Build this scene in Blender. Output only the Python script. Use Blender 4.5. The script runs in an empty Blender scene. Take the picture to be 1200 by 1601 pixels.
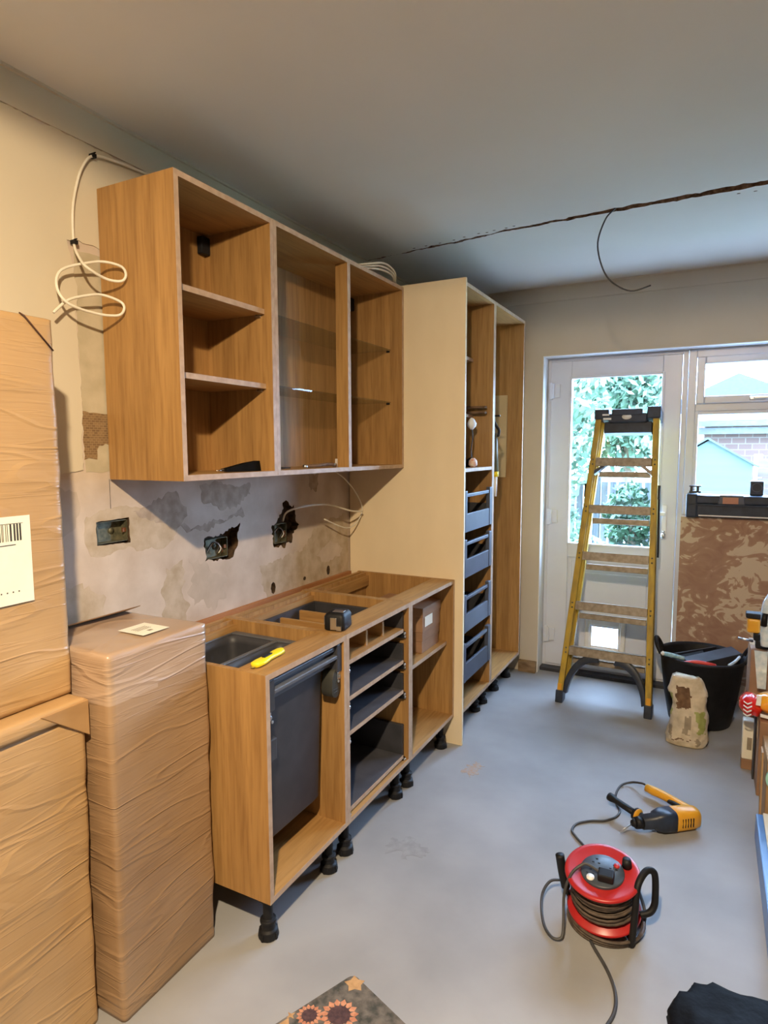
import bpy, bmesh, math, random
from mathutils import Vector, Matrix, noise, geometry
random.seed(7)
scene = bpy.context.scene
COL = scene.collection
PI = math.pi

# ------------------------------------------------------------------ camera
cx, cy, cz, yaw, pitch, roll, fpx = 1.7497, -1.6947, 1.5284, 0.4808, -0.0991, -0.0034, 979.87
fw = Vector((-math.sin(yaw) * math.cos(pitch), math.cos(yaw) * math.cos(pitch), math.sin(pitch)))
rt = Vector((math.cos(yaw), math.sin(yaw), 0)); up = rt.cross(fw)
rt2 = rt * math.cos(roll) + up * math.sin(roll); up2 = -rt * math.sin(roll) + up * math.cos(roll)
cam_d = bpy.data.cameras.new('camera'); cam = bpy.data.objects.new('camera', cam_d); COL.objects.link(cam)
M = Matrix((rt2, up2, -fw)).transposed().to_4x4(); M.translation = Vector((cx, cy, cz)); cam.matrix_world = M
cam_d.sensor_fit = 'HORIZONTAL'; cam_d.sensor_width = 36; cam_d.lens = fpx / 1200 * 36; cam_d.clip_start = 0.05; cam_d.clip_end = 200
scene.camera = cam

# ------------------------------------------------------------------ light
scene.view_settings.view_transform = 'Standard'; scene.view_settings.look = 'None'
scene.view_settings.gamma = 1; scene.view_settings.use_curve_mapping = False
scene.view_settings.exposure = -0.55
WORLD_S = 80.0
w = bpy.data.worlds.new('overcast_sky'); scene.world = w; w.use_nodes = True
bg = w.node_tree.nodes['Background']; bg.inputs[0].default_value = (0.44, 0.63, 1.0, 1); bg.inputs[1].default_value = WORLD_S
def point(name, loc, power, color, r, kind='AREA'):
    l = bpy.data.lights.new(name, kind); l.energy = power; l.color = color
    if kind == 'AREA': l.shape = 'DISK'; l.size = r * 2
    else: l.shadow_soft_size = r; l.spot_size = math.radians(178); l.spot_blend = 0.06
    o = bpy.data.objects.new(name, l); o.location = loc; COL.objects.link(o); return o
point('ceiling_bulb', (1.6, -1.77, 2.53), 140, (1.0, 0.78, 0.51), 0.04)
point('ceiling_bulb_glow', (1.6, -1.77, 2.52), 180, (1.0, 0.78, 0.51), 0.04, 'SPOT')
pl = bpy.data.lights.new('daylight_portal', 'AREA'); pl.shape = 'RECTANGLE'; pl.size = 2.1; pl.size_y = 2.1
pl.cycles.is_portal = True
po = bpy.data.objects.new('daylight_portal', pl); po.location = (1.8, 2.76, 1.07); po.rotation_euler = (-PI / 2, 0, 0); COL.objects.link(po)

# ------------------------------------------------------------------ materials
MATS = {}
def srgb(r, g, b):
    f = lambda c: (c / 255 / 12.92) if c / 255 <= 0.04045 else ((c / 255 + 0.055) / 1.055) ** 2.4
    return (f(r), f(g), f(b), 1)
def newmat(name):
    m = bpy.data.materials.new(name); m.use_nodes = True; MATS[name] = m
    return m, m.node_tree.nodes, m.node_tree.links, m.node_tree.nodes['Principled BSDF']
def noisy(name, c1, c2, scale=(8, 8, 8), rough=0.5, metal=0, bump=0.0, detail=4, lo=0.35, hi=0.65, bscale=None, dist=0.0, coat=0, spec=None, bdist=0.002):
    m, n, l, p = newmat(name)
    tc = n.new('ShaderNodeTexCoord'); mp = n.new('ShaderNodeMapping'); mp.inputs['Scale'].default_value = scale
    nz = n.new('ShaderNodeTexNoise'); nz.inputs['Scale'].default_value = 1; nz.inputs['Detail'].default_value = detail; nz.inputs['Distortion'].default_value = dist
    cr = n.new('ShaderNodeValToRGB'); cr.color_ramp.elements[0].position = lo; cr.color_ramp.elements[1].position = hi
    cr.color_ramp.elements[0].color = c1; cr.color_ramp.elements[1].color = c2
    l.new(tc.outputs['Object'], mp.inputs[0]); l.new(mp.outputs[0], nz.inputs[0]); l.new(nz.outputs[0], cr.inputs[0]); l.new(cr.outputs[0], p.inputs['Base Color'])
    p.inputs['Roughness'].default_value = rough; p.inputs['Metallic'].default_value = metal
    if coat: p.inputs['Coat Weight'].default_value = coat; p.inputs['Coat Roughness'].default_value = 0.15
    if spec is not None: p.inputs['Specular IOR Level'].default_value = spec
    if bump:
        b = n.new('ShaderNodeBump'); b.inputs['Strength'].default_value = bump; b.inputs['Distance'].default_value = bdist
        if bscale:
            mp2 = n.new('ShaderNodeMapping'); mp2.inputs['Scale'].default_value = bscale
            nz2 = n.new('ShaderNodeTexNoise'); nz2.inputs['Scale'].default_value = 1; nz2.inputs['Detail'].default_value = 6
            l.new(tc.outputs['Object'], mp2.inputs[0]); l.new(mp2.outputs[0], nz2.inputs[0]); l.new(nz2.outputs[0], b.inputs['Height'])
        else: l.new(nz.outputs[0], b.inputs['Height'])
        l.new(b.outputs[0], p.inputs['Normal'])
    return m
def wood(name, scale, c1, c2, rough=0.5):
    m, n, l, p = newmat(name)
    tc = n.new('ShaderNodeTexCoord'); mp = n.new('ShaderNodeMapping'); mp.inputs['Scale'].default_value = scale
    nz = n.new('ShaderNodeTexNoise'); nz.inputs['Scale'].default_value = 1; nz.inputs['Detail'].default_value = 5; nz.inputs['Distortion'].default_value = 0.6
    mp2 = n.new('ShaderNodeMapping'); mp2.inputs['Scale'].default_value = tuple(s * 5 for s in scale)
    nz2 = n.new('ShaderNodeTexNoise'); nz2.inputs['Scale'].default_value = 1; nz2.inputs['Detail'].default_value = 3
    cr = n.new('ShaderNodeValToRGB'); cr.color_ramp.elements[0].position = 0.32; cr.color_ramp.elements[1].position = 0.66
    cr.color_ramp.elements[0].color = c1; cr.color_ramp.elements[1].color = c2
    mx = n.new('ShaderNodeMixRGB'); mx.blend_type = 'MULTIPLY'; mx.inputs[0].default_value = 0.55
    cr2 = n.new('ShaderNodeValToRGB'); cr2.color_ramp.elements[0].position = 0.3; cr2.color_ramp.elements[1].position = 0.55
    cr2.color_ramp.elements[0].color = (0.62, 0.55, 0.48, 1); cr2.color_ramp.elements[1].color = (1, 1, 1, 1)
    l.new(tc.outputs['Object'], mp.inputs[0]); l.new(mp.outputs[0], nz.inputs[0]); l.new(nz.outputs[0], cr.inputs[0])
    l.new(tc.outputs['Object'], mp2.inputs[0]); l.new(mp2.outputs[0], nz2.inputs[0]); l.new(nz2.outputs[0], cr2.inputs[0])
    l.new(cr.outputs[0], mx.inputs[1]); l.new(cr2.outputs[0], mx.inputs[2]); l.new(mx.outputs[0], p.inputs['Base Color'])
    p.inputs['Roughness'].default_value = rough
    return m
OA, OB = (0.32, 0.170, 0.056, 1), (0.45, 0.252, 0.086, 1)
WZ = wood('oak_upright', (22, 22, 1.3), OA, OB)
WY = wood('oak_along_run', (22, 1.3, 22), OA, OB)
WX = wood('oak_across_run', (1.3, 22, 22), OA, OB)
EDGE = noisy('oak_edge_tape', (0.42, 0.28, 0.18, 1), (0.52, 0.36, 0.24, 1), (30, 30, 30), 0.5)
CREAM = noisy('cream_panel', srgb(232, 214, 180), srgb(238, 220, 186), (6, 6, 3), 0.55)
BLACKP = noisy('black_plastic', srgb(20, 20, 23), srgb(28, 28, 31), (20, 20, 20), 0.55, spec=0.3)
DGREY = noisy('dark_grey_plastic', srgb(50, 51, 56), srgb(62, 62, 68), (12, 12, 12), 0.5)
DRAWG = noisy('graphite_drawer_base', srgb(66, 66, 72), srgb(78, 78, 84), (12, 12, 12), 0.5)
RAILG = noisy('mid_grey_plastic', srgb(84, 86, 92), srgb(94, 96, 102), (12, 12, 12), 0.45)
STEEL = noisy('steel', (0.55, 0.56, 0.58, 1), (0.65, 0.66, 0.68, 1), (20, 20, 20), 0.3, 1.0)
BLUEST = noisy('steel_blue_metal', srgb(76, 82, 96), srgb(84, 90, 104), (8, 8, 8), 0.45, 0.1)
GALV = noisy('rusty_galvanised', srgb(88, 90, 74), srgb(128, 122, 98), (60, 60, 60), 0.55, 0.5)
DARKH = noisy('dark_masonry', srgb(52, 38, 26), srgb(96, 74, 52), (40, 40, 40), 0.9, 0, 0.6)
UPVC = noisy('white_upvc', srgb(220, 225, 238), srgb(226, 231, 244), (3, 3, 3), 0.32)
WHITEC = noisy('white_cable_sheath', srgb(224, 218, 200), srgb(232, 226, 210), (20, 20, 20), 0.45)
GREYC = noisy('dark_cable_sheath', srgb(58, 58, 60), srgb(72, 72, 74), (20, 20, 20), 0.5)
RED = noisy('red_plastic', srgb(168, 34, 36), srgb(182, 44, 44), (12, 12, 12), 0.35)
YELLOW = noisy('yellow_plastic', srgb(218, 154, 34), srgb(228, 166, 44), (12, 12, 12), 0.4)
KYELLOW = noisy('knife_yellow', srgb(238, 214, 20), srgb(244, 222, 40), (12, 12, 12), 0.4)
LADY = noisy('ladder_yellow_fibreglass', srgb(160, 132, 50), srgb(200, 164, 46), (30, 30, 9), 0.55, 0, 0.15)
LADS = noisy('paint_splashed_aluminium', srgb(134, 122, 106), srgb(162, 150, 134), (38, 38, 38), 0.5, 0.3, 0.1)
LADB = noisy('blue_black_plastic', srgb(34, 42, 58), srgb(46, 56, 74), (20, 20, 20), 0.4)
CARD = noisy('cardboard', srgb(162, 126, 84), srgb(178, 142, 98), (6, 6, 14), 0.75)
CARDP = noisy('brown_packing_carton', srgb(142, 108, 82), srgb(156, 120, 92), (8, 8, 16), 0.7)
PAPER = noisy('white_paper', srgb(232, 226, 206), srgb(238, 232, 214), (10, 10, 10), 0.6)
PRINT = noisy('black_print', srgb(40, 36, 34), srgb(52, 48, 44), (10, 10, 10), 0.6)
def film(name, c1, c2, rough, coat, rot):
    m, n, l, p = newmat(name)
    tc = n.new('ShaderNodeTexCoord')
    def nz(scale, det, dist=0.0):
        mp = n.new('ShaderNodeMapping'); mp.inputs['Scale'].default_value = scale; mp.inputs['Rotation'].default_value = (rot, 0, 0)
        t = n.new('ShaderNodeTexNoise'); t.inputs['Scale'].default_value = 1; t.inputs['Detail'].default_value = det; t.inputs['Distortion'].default_value = dist
        l.new(tc.outputs['Object'], mp.inputs[0]); l.new(mp.outputs[0], t.inputs[0]); return t
    def ridge(t, w_, k):
        r = n.new('ShaderNodeValToRGB'); e = r.color_ramp.elements; e[0].position = 0.5 - w_; e[1].position = 0.5 + w_
        e[0].color = (0, 0, 0, 1); e[1].color = (0, 0, 0, 1); x = e.new(0.5); x.color = (k, k, k, 1); l.new(t.outputs[0], r.inputs[0]); return r
    col = nz((3, 3, 4), 3); cr = n.new('ShaderNodeValToRGB'); cr.color_ramp.elements[0].position = 0.35; cr.color_ramp.elements[1].position = 0.65
    cr.color_ramp.elements[0].color = c1; cr.color_ramp.elements[1].color = c2; l.new(col.outputs[0], cr.inputs[0])
    r1 = ridge(nz((1.5, 1.5, 9), 2, 0.15), 0.022, 1.0); r2 = ridge(nz((2.5, 2.5, 34), 2, 0.1), 0.035, 0.3); n3 = nz((6, 6, 120), 2)
    a1 = n.new('ShaderNodeMath'); a1.operation = 'ADD'; l.new(r1.outputs[0], a1.inputs[0]); l.new(r2.outputs[0], a1.inputs[1])
    a2 = n.new('ShaderNodeMath'); a2.operation = 'MULTIPLY_ADD'; a2.inputs[1].default_value = 0.4; l.new(n3.outputs[0], a2.inputs[0]); l.new(a1.outputs[0], a2.inputs[2])
    bp = n.new('ShaderNodeBump'); bp.inputs['Strength'].default_value = 0.6; bp.inputs['Distance'].default_value = 0.0030
    l.new(a2.outputs[0], bp.inputs['Height']); l.new(bp.outputs[0], p.inputs['Normal']); l.new(bp.outputs[0], p.inputs['Coat Normal']); l.new(cr.outputs[0], p.inputs['Base Color'])
    p.inputs['Roughness'].default_value = rough; p.inputs['Coat Weight'].default_value = coat; p.inputs['Coat Roughness'].default_value = 0.22
    return m
FILM = film('wrapped_cardboard', srgb(170, 136, 92), srgb(184, 150, 106), 0.5, 0.5, 0.12)
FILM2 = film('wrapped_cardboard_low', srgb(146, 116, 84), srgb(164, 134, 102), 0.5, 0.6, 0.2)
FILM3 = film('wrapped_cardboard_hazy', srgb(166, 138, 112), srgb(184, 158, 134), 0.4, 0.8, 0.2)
WHITE = noisy('plain_white', srgb(236, 236, 236), srgb(242, 242, 242), (10, 10, 10), 0.5)
BLUEF = noisy('blue_film', srgb(70, 120, 190), srgb(96, 146, 210), (10, 3, 10), 0.3, 0, 0.3)
PINK = noisy('plaster_grey', (0.47, 0.385, 0.30, 1), (0.54, 0.445, 0.355, 1), (14, 14, 14), 0.9, 0, 0.3)
PATD = noisy('plaster_patch_dark', (0.34, 0.265, 0.20, 1), (0.46, 0.37, 0.285, 1), (26, 26, 26), 0.92, 0, 0.4)
PATT = noisy('plaster_patch_tan', (0.43, 0.335, 0.225, 1), (0.56, 0.46, 0.35, 1), (16, 16, 16), 0.92, 0, 0.4)
PATG = noisy('plaster_patch_olive', (0.44, 0.38, 0.26, 1), (0.53, 0.46, 0.33, 1), (14, 14, 14), 0.92, 0, 0.4)
PAINT = noisy('old_cream_paint', (0.60, 0.53, 0.40, 1), (0.64, 0.565, 0.43, 1), (2, 2, 2), 0.8, 0, 0.15, bscale=(40, 40, 40))
SKIM = noisy('pink_plaster_skim', (0.50, 0.40, 0.31, 1), (0.64, 0.54, 0.45, 1), (6, 6, 6), 0.85, 0, 0.25, detail=7, bscale=(30, 30, 30))
BACKW = noisy('back_wall_paint', (0.62, 0.56, 0.47, 1), (0.67, 0.61, 0.52, 1), (2, 2, 2), 0.85, 0, 0.15, bscale=(30, 30, 30))
CEIL = noisy('ceiling_paint', (0.70, 0.67, 0.62, 1), (0.74, 0.71, 0.66, 1), (1.5, 1.5, 1.5), 0.85, 0, 0.12, bscale=(25, 25, 25))
CHASE = noisy('exposed_lath_brown', srgb(84, 64, 50), srgb(150, 122, 100), (50, 50, 50), 0.9, 0, 0.6)
FLOOR = noisy('grey_floor_compound', (0.27, 0.27, 0.275, 1), (0.35, 0.35, 0.355, 1), (2.2, 2.2, 2.2), 0.62, 0, 0.15, detail=8, bscale=(18, 18, 18))
GRASS = noisy('grass', srgb(150, 168, 142), srgb(168, 182, 158), (2, 2, 2), 0.9)
PATIO = noisy('pale_patio', srgb(190, 190, 186), srgb(204, 204, 198), (3, 3, 3), 0.8)
LEAF = noisy('leaf_green', srgb(52, 78, 56), srgb(84, 108, 80), (3, 3, 3), 0.6)
LEAF2 = noisy('leaf_dark', srgb(20, 40, 26), srgb(52, 80, 50), (3, 3, 3), 0.6)
BARK = noisy('bark', srgb(80, 66, 52), srgb(110, 92, 72), (10, 10, 2), 0.9)
SHED = noisy('pale_shed_board', srgb(48, 64, 56), srgb(52, 68, 60), (1, 1, 20), 0.7)
ROOFT = noisy('grey_roof_tile', srgb(44, 58, 54), srgb(50, 64, 60), (10, 10, 10), 0.8)
FENCE = noisy('grey_fence', srgb(52, 54, 58), srgb(78, 78, 78), (20, 20, 2), 0.8)
def adhesive():
    m, n, l, p = newmat('adhesive_scarred_plaster')
    tc = n.new('ShaderNodeTexCoord'); mp = n.new('ShaderNodeMapping'); mp.inputs['Scale'].default_value = (7, 7, 9)
    a = n.new('ShaderNodeTexNoise'); a.inputs['Scale'].default_value = 1.0; a.inputs['Detail'].default_value = 2; a.inputs['Distortion'].default_value = 2.6
    b = n.new('ShaderNodeTexNoise'); b.inputs['Scale'].default_value = 0.35; b.inputs['Detail'].default_value = 3
    ad = n.new('ShaderNodeMath'); ad.operation = 'ADD'
    cr = n.new('ShaderNodeValToRGB'); cr.color_ramp.interpolation = 'LINEAR'
    cr.color_ramp.elements[0].position = 1.06; cr.color_ramp.elements[1].position = 1.1
    sub = n.new('ShaderNodeMath'); sub.operation = 'MULTIPLY'; sub.inputs[1].default_value = 0.5
    cr.color_ramp.elements[0].position = 0.525; cr.color_ramp.elements[1].position = 0.545
    cr.color_ramp.elements[0].color = srgb(172, 138, 116); cr.color_ramp.elements[1].color = srgb(206, 186, 162)
    e = cr.color_ramp.elements.new(0.3); e.color = srgb(150, 112, 94)
    l.new(tc.outputs['Object'], mp.inputs[0]); l.new(mp.outputs[0], a.inputs[0]); l.new(mp.outputs[0], b.inputs[0])
    l.new(a.outputs[0], ad.inputs[0]); l.new(b.outputs[0], ad.inputs[1]); l.new(ad.outputs[0], sub.inputs[0]); l.new(sub.outputs[0], cr.inputs[0])
    l.new(cr.outputs[0], p.inputs['Base Color']); p.inputs['Roughness'].default_value = 0.85
    bp = n.new('ShaderNodeBump'); bp.inputs['Strength'].default_value = 0.5; bp.inputs['Distance'].default_value = 0.003
    l.new(cr.outputs[0], bp.inputs['Height']); l.new(bp.outputs[0], p.inputs['Normal'])
    return m
ADH = adhesive()
RWALL = noisy('bounce_cut_wall', (0.06, 0.055, 0.05, 1), (0.08, 0.075, 0.07, 1), (3, 3, 3), 0.9)  # near-black colour put on the unseen walls to cut bounced light
def brick(name, c1, c2, mortar, scale, plane='xz'):
    m, n, l, p = newmat(name)
    tc = n.new('ShaderNodeTexCoord'); sx = n.new('ShaderNodeSeparateXYZ'); cb = n.new('ShaderNodeCombineXYZ')
    b = n.new('ShaderNodeTexBrick'); b.inputs['Color1'].default_value = c1; b.inputs['Color2'].default_value = c2; b.inputs['Mortar'].default_value = mortar
    b.inputs['Scale'].default_value = scale; b.inputs['Mortar Size'].default_value = 0.02
    l.new(tc.outputs['Object'], sx.inputs[0]); l.new(sx.outputs['X' if plane == 'xz' else 'Y'], cb.inputs[0]); l.new(sx.outputs['Z'], cb.inputs[1])
    l.new(cb.outputs[0], b.inputs[0]); l.new(b.outputs[0], p.inputs['Base Color']); p.inputs['Roughness'].default_value = 0.9
    return m
HBRICK = brick('house_brick', srgb(70, 50, 44), srgb(80, 58, 50), srgb(88, 78, 72), 2.2)
OLDB = brick('exposed_old_brick', srgb(116, 90, 62), srgb(138, 110, 76), srgb(160, 136, 98), 34, 'yz')
def glass(name, tint, refl):
    m, n, l, p = newmat(name); n.remove(p)
    t = n.new('ShaderNodeBsdfTransparent'); t.inputs[0].default_value = tint
    g = n.new('ShaderNodeBsdfGlossy'); g.inputs['Roughness'].default_value = 0.02
    lw = n.new('ShaderNodeLayerWeight'); lw.inputs[0].default_value = 0.5
    pw = n.new('ShaderNodeMath'); pw.operation = 'POWER'; pw.inputs[1].default_value = 5
    ma = n.new('ShaderNodeMath'); ma.operation = 'MULTIPLY_ADD'; ma.inputs[1].default_value = refl; ma.inputs[2].default_value = 0.03
    mx = n.new('ShaderNodeMixShader'); l.new(lw.outputs['Facing'], pw.inputs[0]); l.new(pw.outputs[0], ma.inputs[0]); l.new(ma.outputs[0], mx.inputs[0])
    l.new(t.outputs[0], mx.inputs[1]); l.new(g.outputs[0], mx.inputs[2])
    l.new(mx.outputs[0], n['Material Output'].inputs[0]); return m
GLASS = glass('window_glass', (0.93, 0.97, 0.96, 1), 0.5)
SGLASS = glass('shelf_glass', (0.84, 0.86, 0.84, 1), 0.5)
CLEAR = noisy('clear_packaging', srgb(180, 205, 225), srgb(225, 235, 245), (30, 30, 30), 0.12, 0, 0.5, coat=1)
CRISP = noisy('glossy_orange_wrap', srgb(230, 140, 20), srgb(244, 168, 40), (18, 18, 18), 0.16, 0, 0.6, coat=1, bdist=0.006)
CRISPR = noisy('glossy_red_wrap', srgb(200, 20, 18), srgb(225, 40, 30), (24, 24, 24), 0.16, 0, 0.6, coat=1, bdist=0.006)
RUBB = noisy('black_bin_bag', srgb(9, 9, 10), srgb(14, 14, 16), (14, 14, 14), 0.65, 0, 0.8, bdist=0.01, spec=0.12)
BAGC = noisy('cream_paper_sack', srgb(186, 172, 146), srgb(214, 200, 176), (22, 22, 22), 0.7, 0, 0.4)
BAGG = noisy('sack_green_print', srgb(140, 146, 76), srgb(164, 168, 104), (22, 22, 22), 0.7)
BAGB = noisy('sack_brown_inside', srgb(92, 66, 46), srgb(120, 92, 66), (40, 40, 40), 0.8)
BAGS = noisy('sack_grey_print', srgb(140, 128, 108), srgb(160, 146, 124), (22, 22, 22), 0.7)
MATG = noisy('mat_dark_green', srgb(62, 62, 56), srgb(112, 104, 96), (40, 40, 40), 0.95, 0, 0.7)
MATO = noisy('mat_petal_orange', srgb(176, 112, 84), srgb(204, 146, 112), (60, 60, 60), 0.95, 0, 0.5)
MATB = noisy('mat_centre_brown', srgb(66, 46, 48), srgb(88, 62, 62), (90, 90, 90), 0.95, 0, 0.5)
MATY = noisy('mat_leaf_tan', srgb(166, 128, 84), srgb(190, 150, 104), (60, 60, 60), 0.95, 0, 0.5)
CORD = noisy('dusty_cord', srgb(62, 52, 46), srgb(96, 82, 70), (40, 40, 40), 0.6, 0, 0.2)

# ------------------------------------------------------------------ mesh helpers
class MB:
    def __init__(self): self.bm = bmesh.new(); self.mi = 0
    def faces(self, fs):
        for f in fs: f.material_index = self.mi
        return self
    def m(self, i): self.mi = i; return self
    def box(self, x0, x1, y0, y1, z0, z1, T=None):
        vs = [self.bm.verts.new(Vector(p) if T is None else T @ Vector(p)) for p in
              [(x0, y0, z0), (x1, y0, z0), (x1, y1, z0), (x0, y1, z0), (x0, y0, z1), (x1, y0, z1), (x1, y1, z1), (x0, y1, z1)]]
        return self.faces([self.bm.faces.new([vs[i] for i in f]) for f in [(3, 2, 1, 0), (4, 5, 6, 7), (0, 1, 5, 4), (1, 2, 6, 5), (2, 3, 7, 6), (3, 0, 4, 7)]])
    def prism(self, pts, d):      # pts: 3D ring, d: extrusion vector
        d = Vector(d); a = [self.bm.verts.new(p) for p in pts]; b = [self.bm.verts.new(Vector(p) + d) for p in pts]
        fs = [self.bm.faces.new(a[::-1]), self.bm.faces.new(b)]
        n = len(pts)
        for i in range(n): fs.append(self.bm.faces.new([a[i], a[(i + 1) % n], b[(i + 1) % n], b[i]]))
        return self.faces(fs)
    def rings(self, rs, cap=True, close=False):
        vr = [[self.bm.verts.new(p) for p in r] for r in rs]; n = len(vr[0]); fs = []
        R = range(len(vr) - 1) if not close else range(len(vr))
        for i in R:
            a, b = vr[i], vr[(i + 1) % len(vr)]
            for j in range(n): fs.append(self.bm.faces.new([a[j], a[(j + 1) % n], b[(j + 1) % n], b[j]]))
        if cap and not close: fs += [self.bm.faces.new(vr[0][::-1]), self.bm.faces.new(vr[-1])]
        for f in fs: f.smooth = True
        self.last = vr
        return self.faces(fs)
    def cyl(self, a, b, r0, r1=None, seg=20, smooth=True):
        a, b = Vector(a), Vector(b); r1 = r0 if r1 is None else r1
        d = (b - a).normalized(); u = d.orthogonal().normalized(); v = d.cross(u)
        ring = lambda c, r: [c + (u * math.cos(t) + v * math.sin(t)) * r for t in [2 * PI * k / seg for k in range(seg)]]
        self.rings([ring(a, r0), ring(b, r1)])
        return self
    def lathe(self, prof, c=(0, 0, 0), T=None, seg=40, cap=True, axis=None):
        rs = []
        for r, z in prof:
            ring = []
            for k in range(seg):
                p = Vector((c[0] + r * math.cos(2 * PI * k / seg), c[1] + r * math.sin(2 * PI * k / seg), c[2] + z))
                ring.append(T @ p if T is not None else p)
            rs.append(ring)
        return self.rings(rs, cap)
    def tube(self, pts, r, seg=10, smooth=6):
        P = [Vector(p) for p in pts]
        if smooth > 1 and len(P) > 2:
            Q = []
            for i in range(len(P) - 1):
                p0 = P[max(i - 1, 0)]; p1 = P[i]; p2 = P[i + 1]; p3 = P[min(i + 2, len(P) - 1)]
                for k in range(smooth):
                    t = k / smooth
                    Q.append(0.5 * ((2 * p1) + (p2 - p0) * t + (2 * p0 - 5 * p1 + 4 * p2 - p3) * t * t + (3 * p1 - p0 - 3 * p2 + p3) * t ** 3))
            Q.append(P[-1]); P = Q
        rs = []; u = None
        for i, p in enumerate(P):
            d = (P[min(i + 1, len(P) - 1)] - P[max(i - 1, 0)]).normalized()
            u = d.orthogonal().normalized() if u is None else (u - d * u.dot(d)).normalized()
            v = d.cross(u); rs.append([p + (u * math.cos(2 * PI * k / seg) + v * math.sin(2 * PI * k / seg)) * r for k in range(seg)])
        return self.rings(rs)
    def build(self, name, mats, parent=None, bevel=0, origin=None, local=False, label=None):
        me = bpy.data.meshes.new(name)
        bmesh.ops.recalc_face_normals(self.bm, faces=self.bm.faces)
        root = parent
        while root is not None and root.parent is not None: root = root.parent
        off = Vector(root.location) if (root is not None and not local) else Vector((0, 0, 0))
        o = bpy.data.objects.new(name, me); COL.objects.link(o)
        if parent is None and origin is not None: off = Vector(origin); o.location = off
        if off.length > 0: bmesh.ops.translate(self.bm, verts=self.bm.verts, vec=-off)
        self.bm.to_mesh(me); self.bm.free()
        for mt in (mats if isinstance(mats, (list, tuple)) else [mats]): me.materials.append(mt)
        if parent is not None: o.parent = parent
        if bevel:
            b = o.modifiers.new('bevel', 'BEVEL'); b.width = bevel; b.segments = 2; b.limit_method = 'ANGLE'
        if label: o['label'] = label
        return o
def thing(name, label, cat, loc=(0, 0, 0), group=None, kind=None, rot=None):
    o = bpy.data.objects.new(name, None); COL.objects.link(o); o.location = loc; o.empty_display_size = 0.1
    if rot: o.rotation_euler = rot
    return tag(o, label, cat, group, kind)
def tag(o, label=None, cat=None, group=None, kind=None):
    if label: o['label'] = label
    if cat: o['category'] = cat
    if group: o['group'] = group
    if kind: o['kind'] = kind
    return o
def struct(name, mb, mats, parent=None, bevel=0):
    o = mb.build(name, mats, parent, bevel)
    if parent is None: o['kind'] = 'structure'
    return o
def one(name, mb, mats, label, cat, origin=None, bevel=0, group=None):
    return tag(mb.build(name, mats, None, bevel, origin), label, cat, group)
def copy_tree(o, parent=None):
    c = o.copy(); COL.objects.link(c); c.parent = parent
    for ch in list(o.children): copy_tree(ch, c)
    return c
def ragged(poly, amp=0.012, step=0.02, seed=0):
    out = []; rnd = random.Random(seed)
    n = len(poly)
    for i in range(n):
        a = Vector(poly[i]); b = Vector(poly[(i + 1) % n]); L = (b - a).length; k = max(1, int(L / step))
        nn = Vector((-(b - a).y, (b - a).x)).normalized() if L > 0 else Vector((0, 0))
        for j in range(k):
            t = j / k; s = math.sin(t * PI)
            d = (0.6 * noise.noise(Vector((a.x * 30 + t * L * 90, seed, a.y * 30))) + noise.noise(Vector((a.x * 9 + t * L * 22, a.y * 9 + seed, seed * 3.1))) * 1.3 + (rnd.random() - 0.5) * 0.35) * amp * min(1, s * 3)
            out.append(a.lerp(b, t) + nn * d)
    return out
def holed(mb, outer, holes, to3, depth, hole_mi=1):
    """flat face with ragged pockets: outer/holes are 2D rings, to3 maps (a,b,depth) to 3D"""
    polys = [[Vector((p[0], p[1], 0)) for p in outer]] + [[Vector((p[0], p[1], 0)) for p in h] for h in holes]
    tris = geometry.tessellate_polygon(polys); flat = [p for q in polys for p in q]
    vs = [mb.bm.verts.new(to3(p.x, p.y, 0)) for p in flat]
    fs = []
    for t in tris:
        try: fs.append(mb.bm.faces.new([vs[i] for i in t]))
        except ValueError: pass
    mb.faces(fs); k = len(outer); mb.m(hole_mi); fs = []
    for h in holes:
        ring = vs[k:k + len(h)]; k += len(h)
        b = [mb.bm.verts.new(to3(p[0], p[1], depth)) for p in h]
        for i in range(len(h)): fs.append(mb.bm.faces.new([ring[i], ring[(i + 1) % len(h)], b[(i + 1) % len(h)], b[i]]))
        fs.append(mb.bm.faces.new(b))
    mb.faces(fs); mb.m(0)

# ------------------------------------------------------------------ room shell
YB, ZC, XR, YF = 2.5, 2.57, 3.05, -4.0
mb = MB().box(-0.12, XR, YF, 2.78, -0.1, 0)
fl = struct('floor', mb, FLOOR)
for i, (poly, mt) in enumerate([([(0.70, 0.32), (0.80, 0.30), (0.86, 0.38), (0.78, 0.43), (0.71, 0.40)], PINK), ([(0.75, 1.00), (0.81, 0.97), (0.84, 1.10), (0.78, 1.12)], CARD)]):
    mb = MB(); pts = ragged(poly, 0.03, 0.008, i + 40); mb.prism([(p.x, p.y, -0.0005) for p in pts], (0, 0, 0.0011))
    mb.build('floor_stain', [noisy('floor_stain_%d' % i, (0.25, 0.25, 0.255, 1), (0.31, 0.31, 0.315, 1), (30, 30, 30), 0.8) if i == 0 else noisy('rusty_stain', (0.42, 0.27, 0.17, 1), (0.36, 0.33, 0.30, 1), (60, 60, 60), 0.8)], fl)
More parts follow.
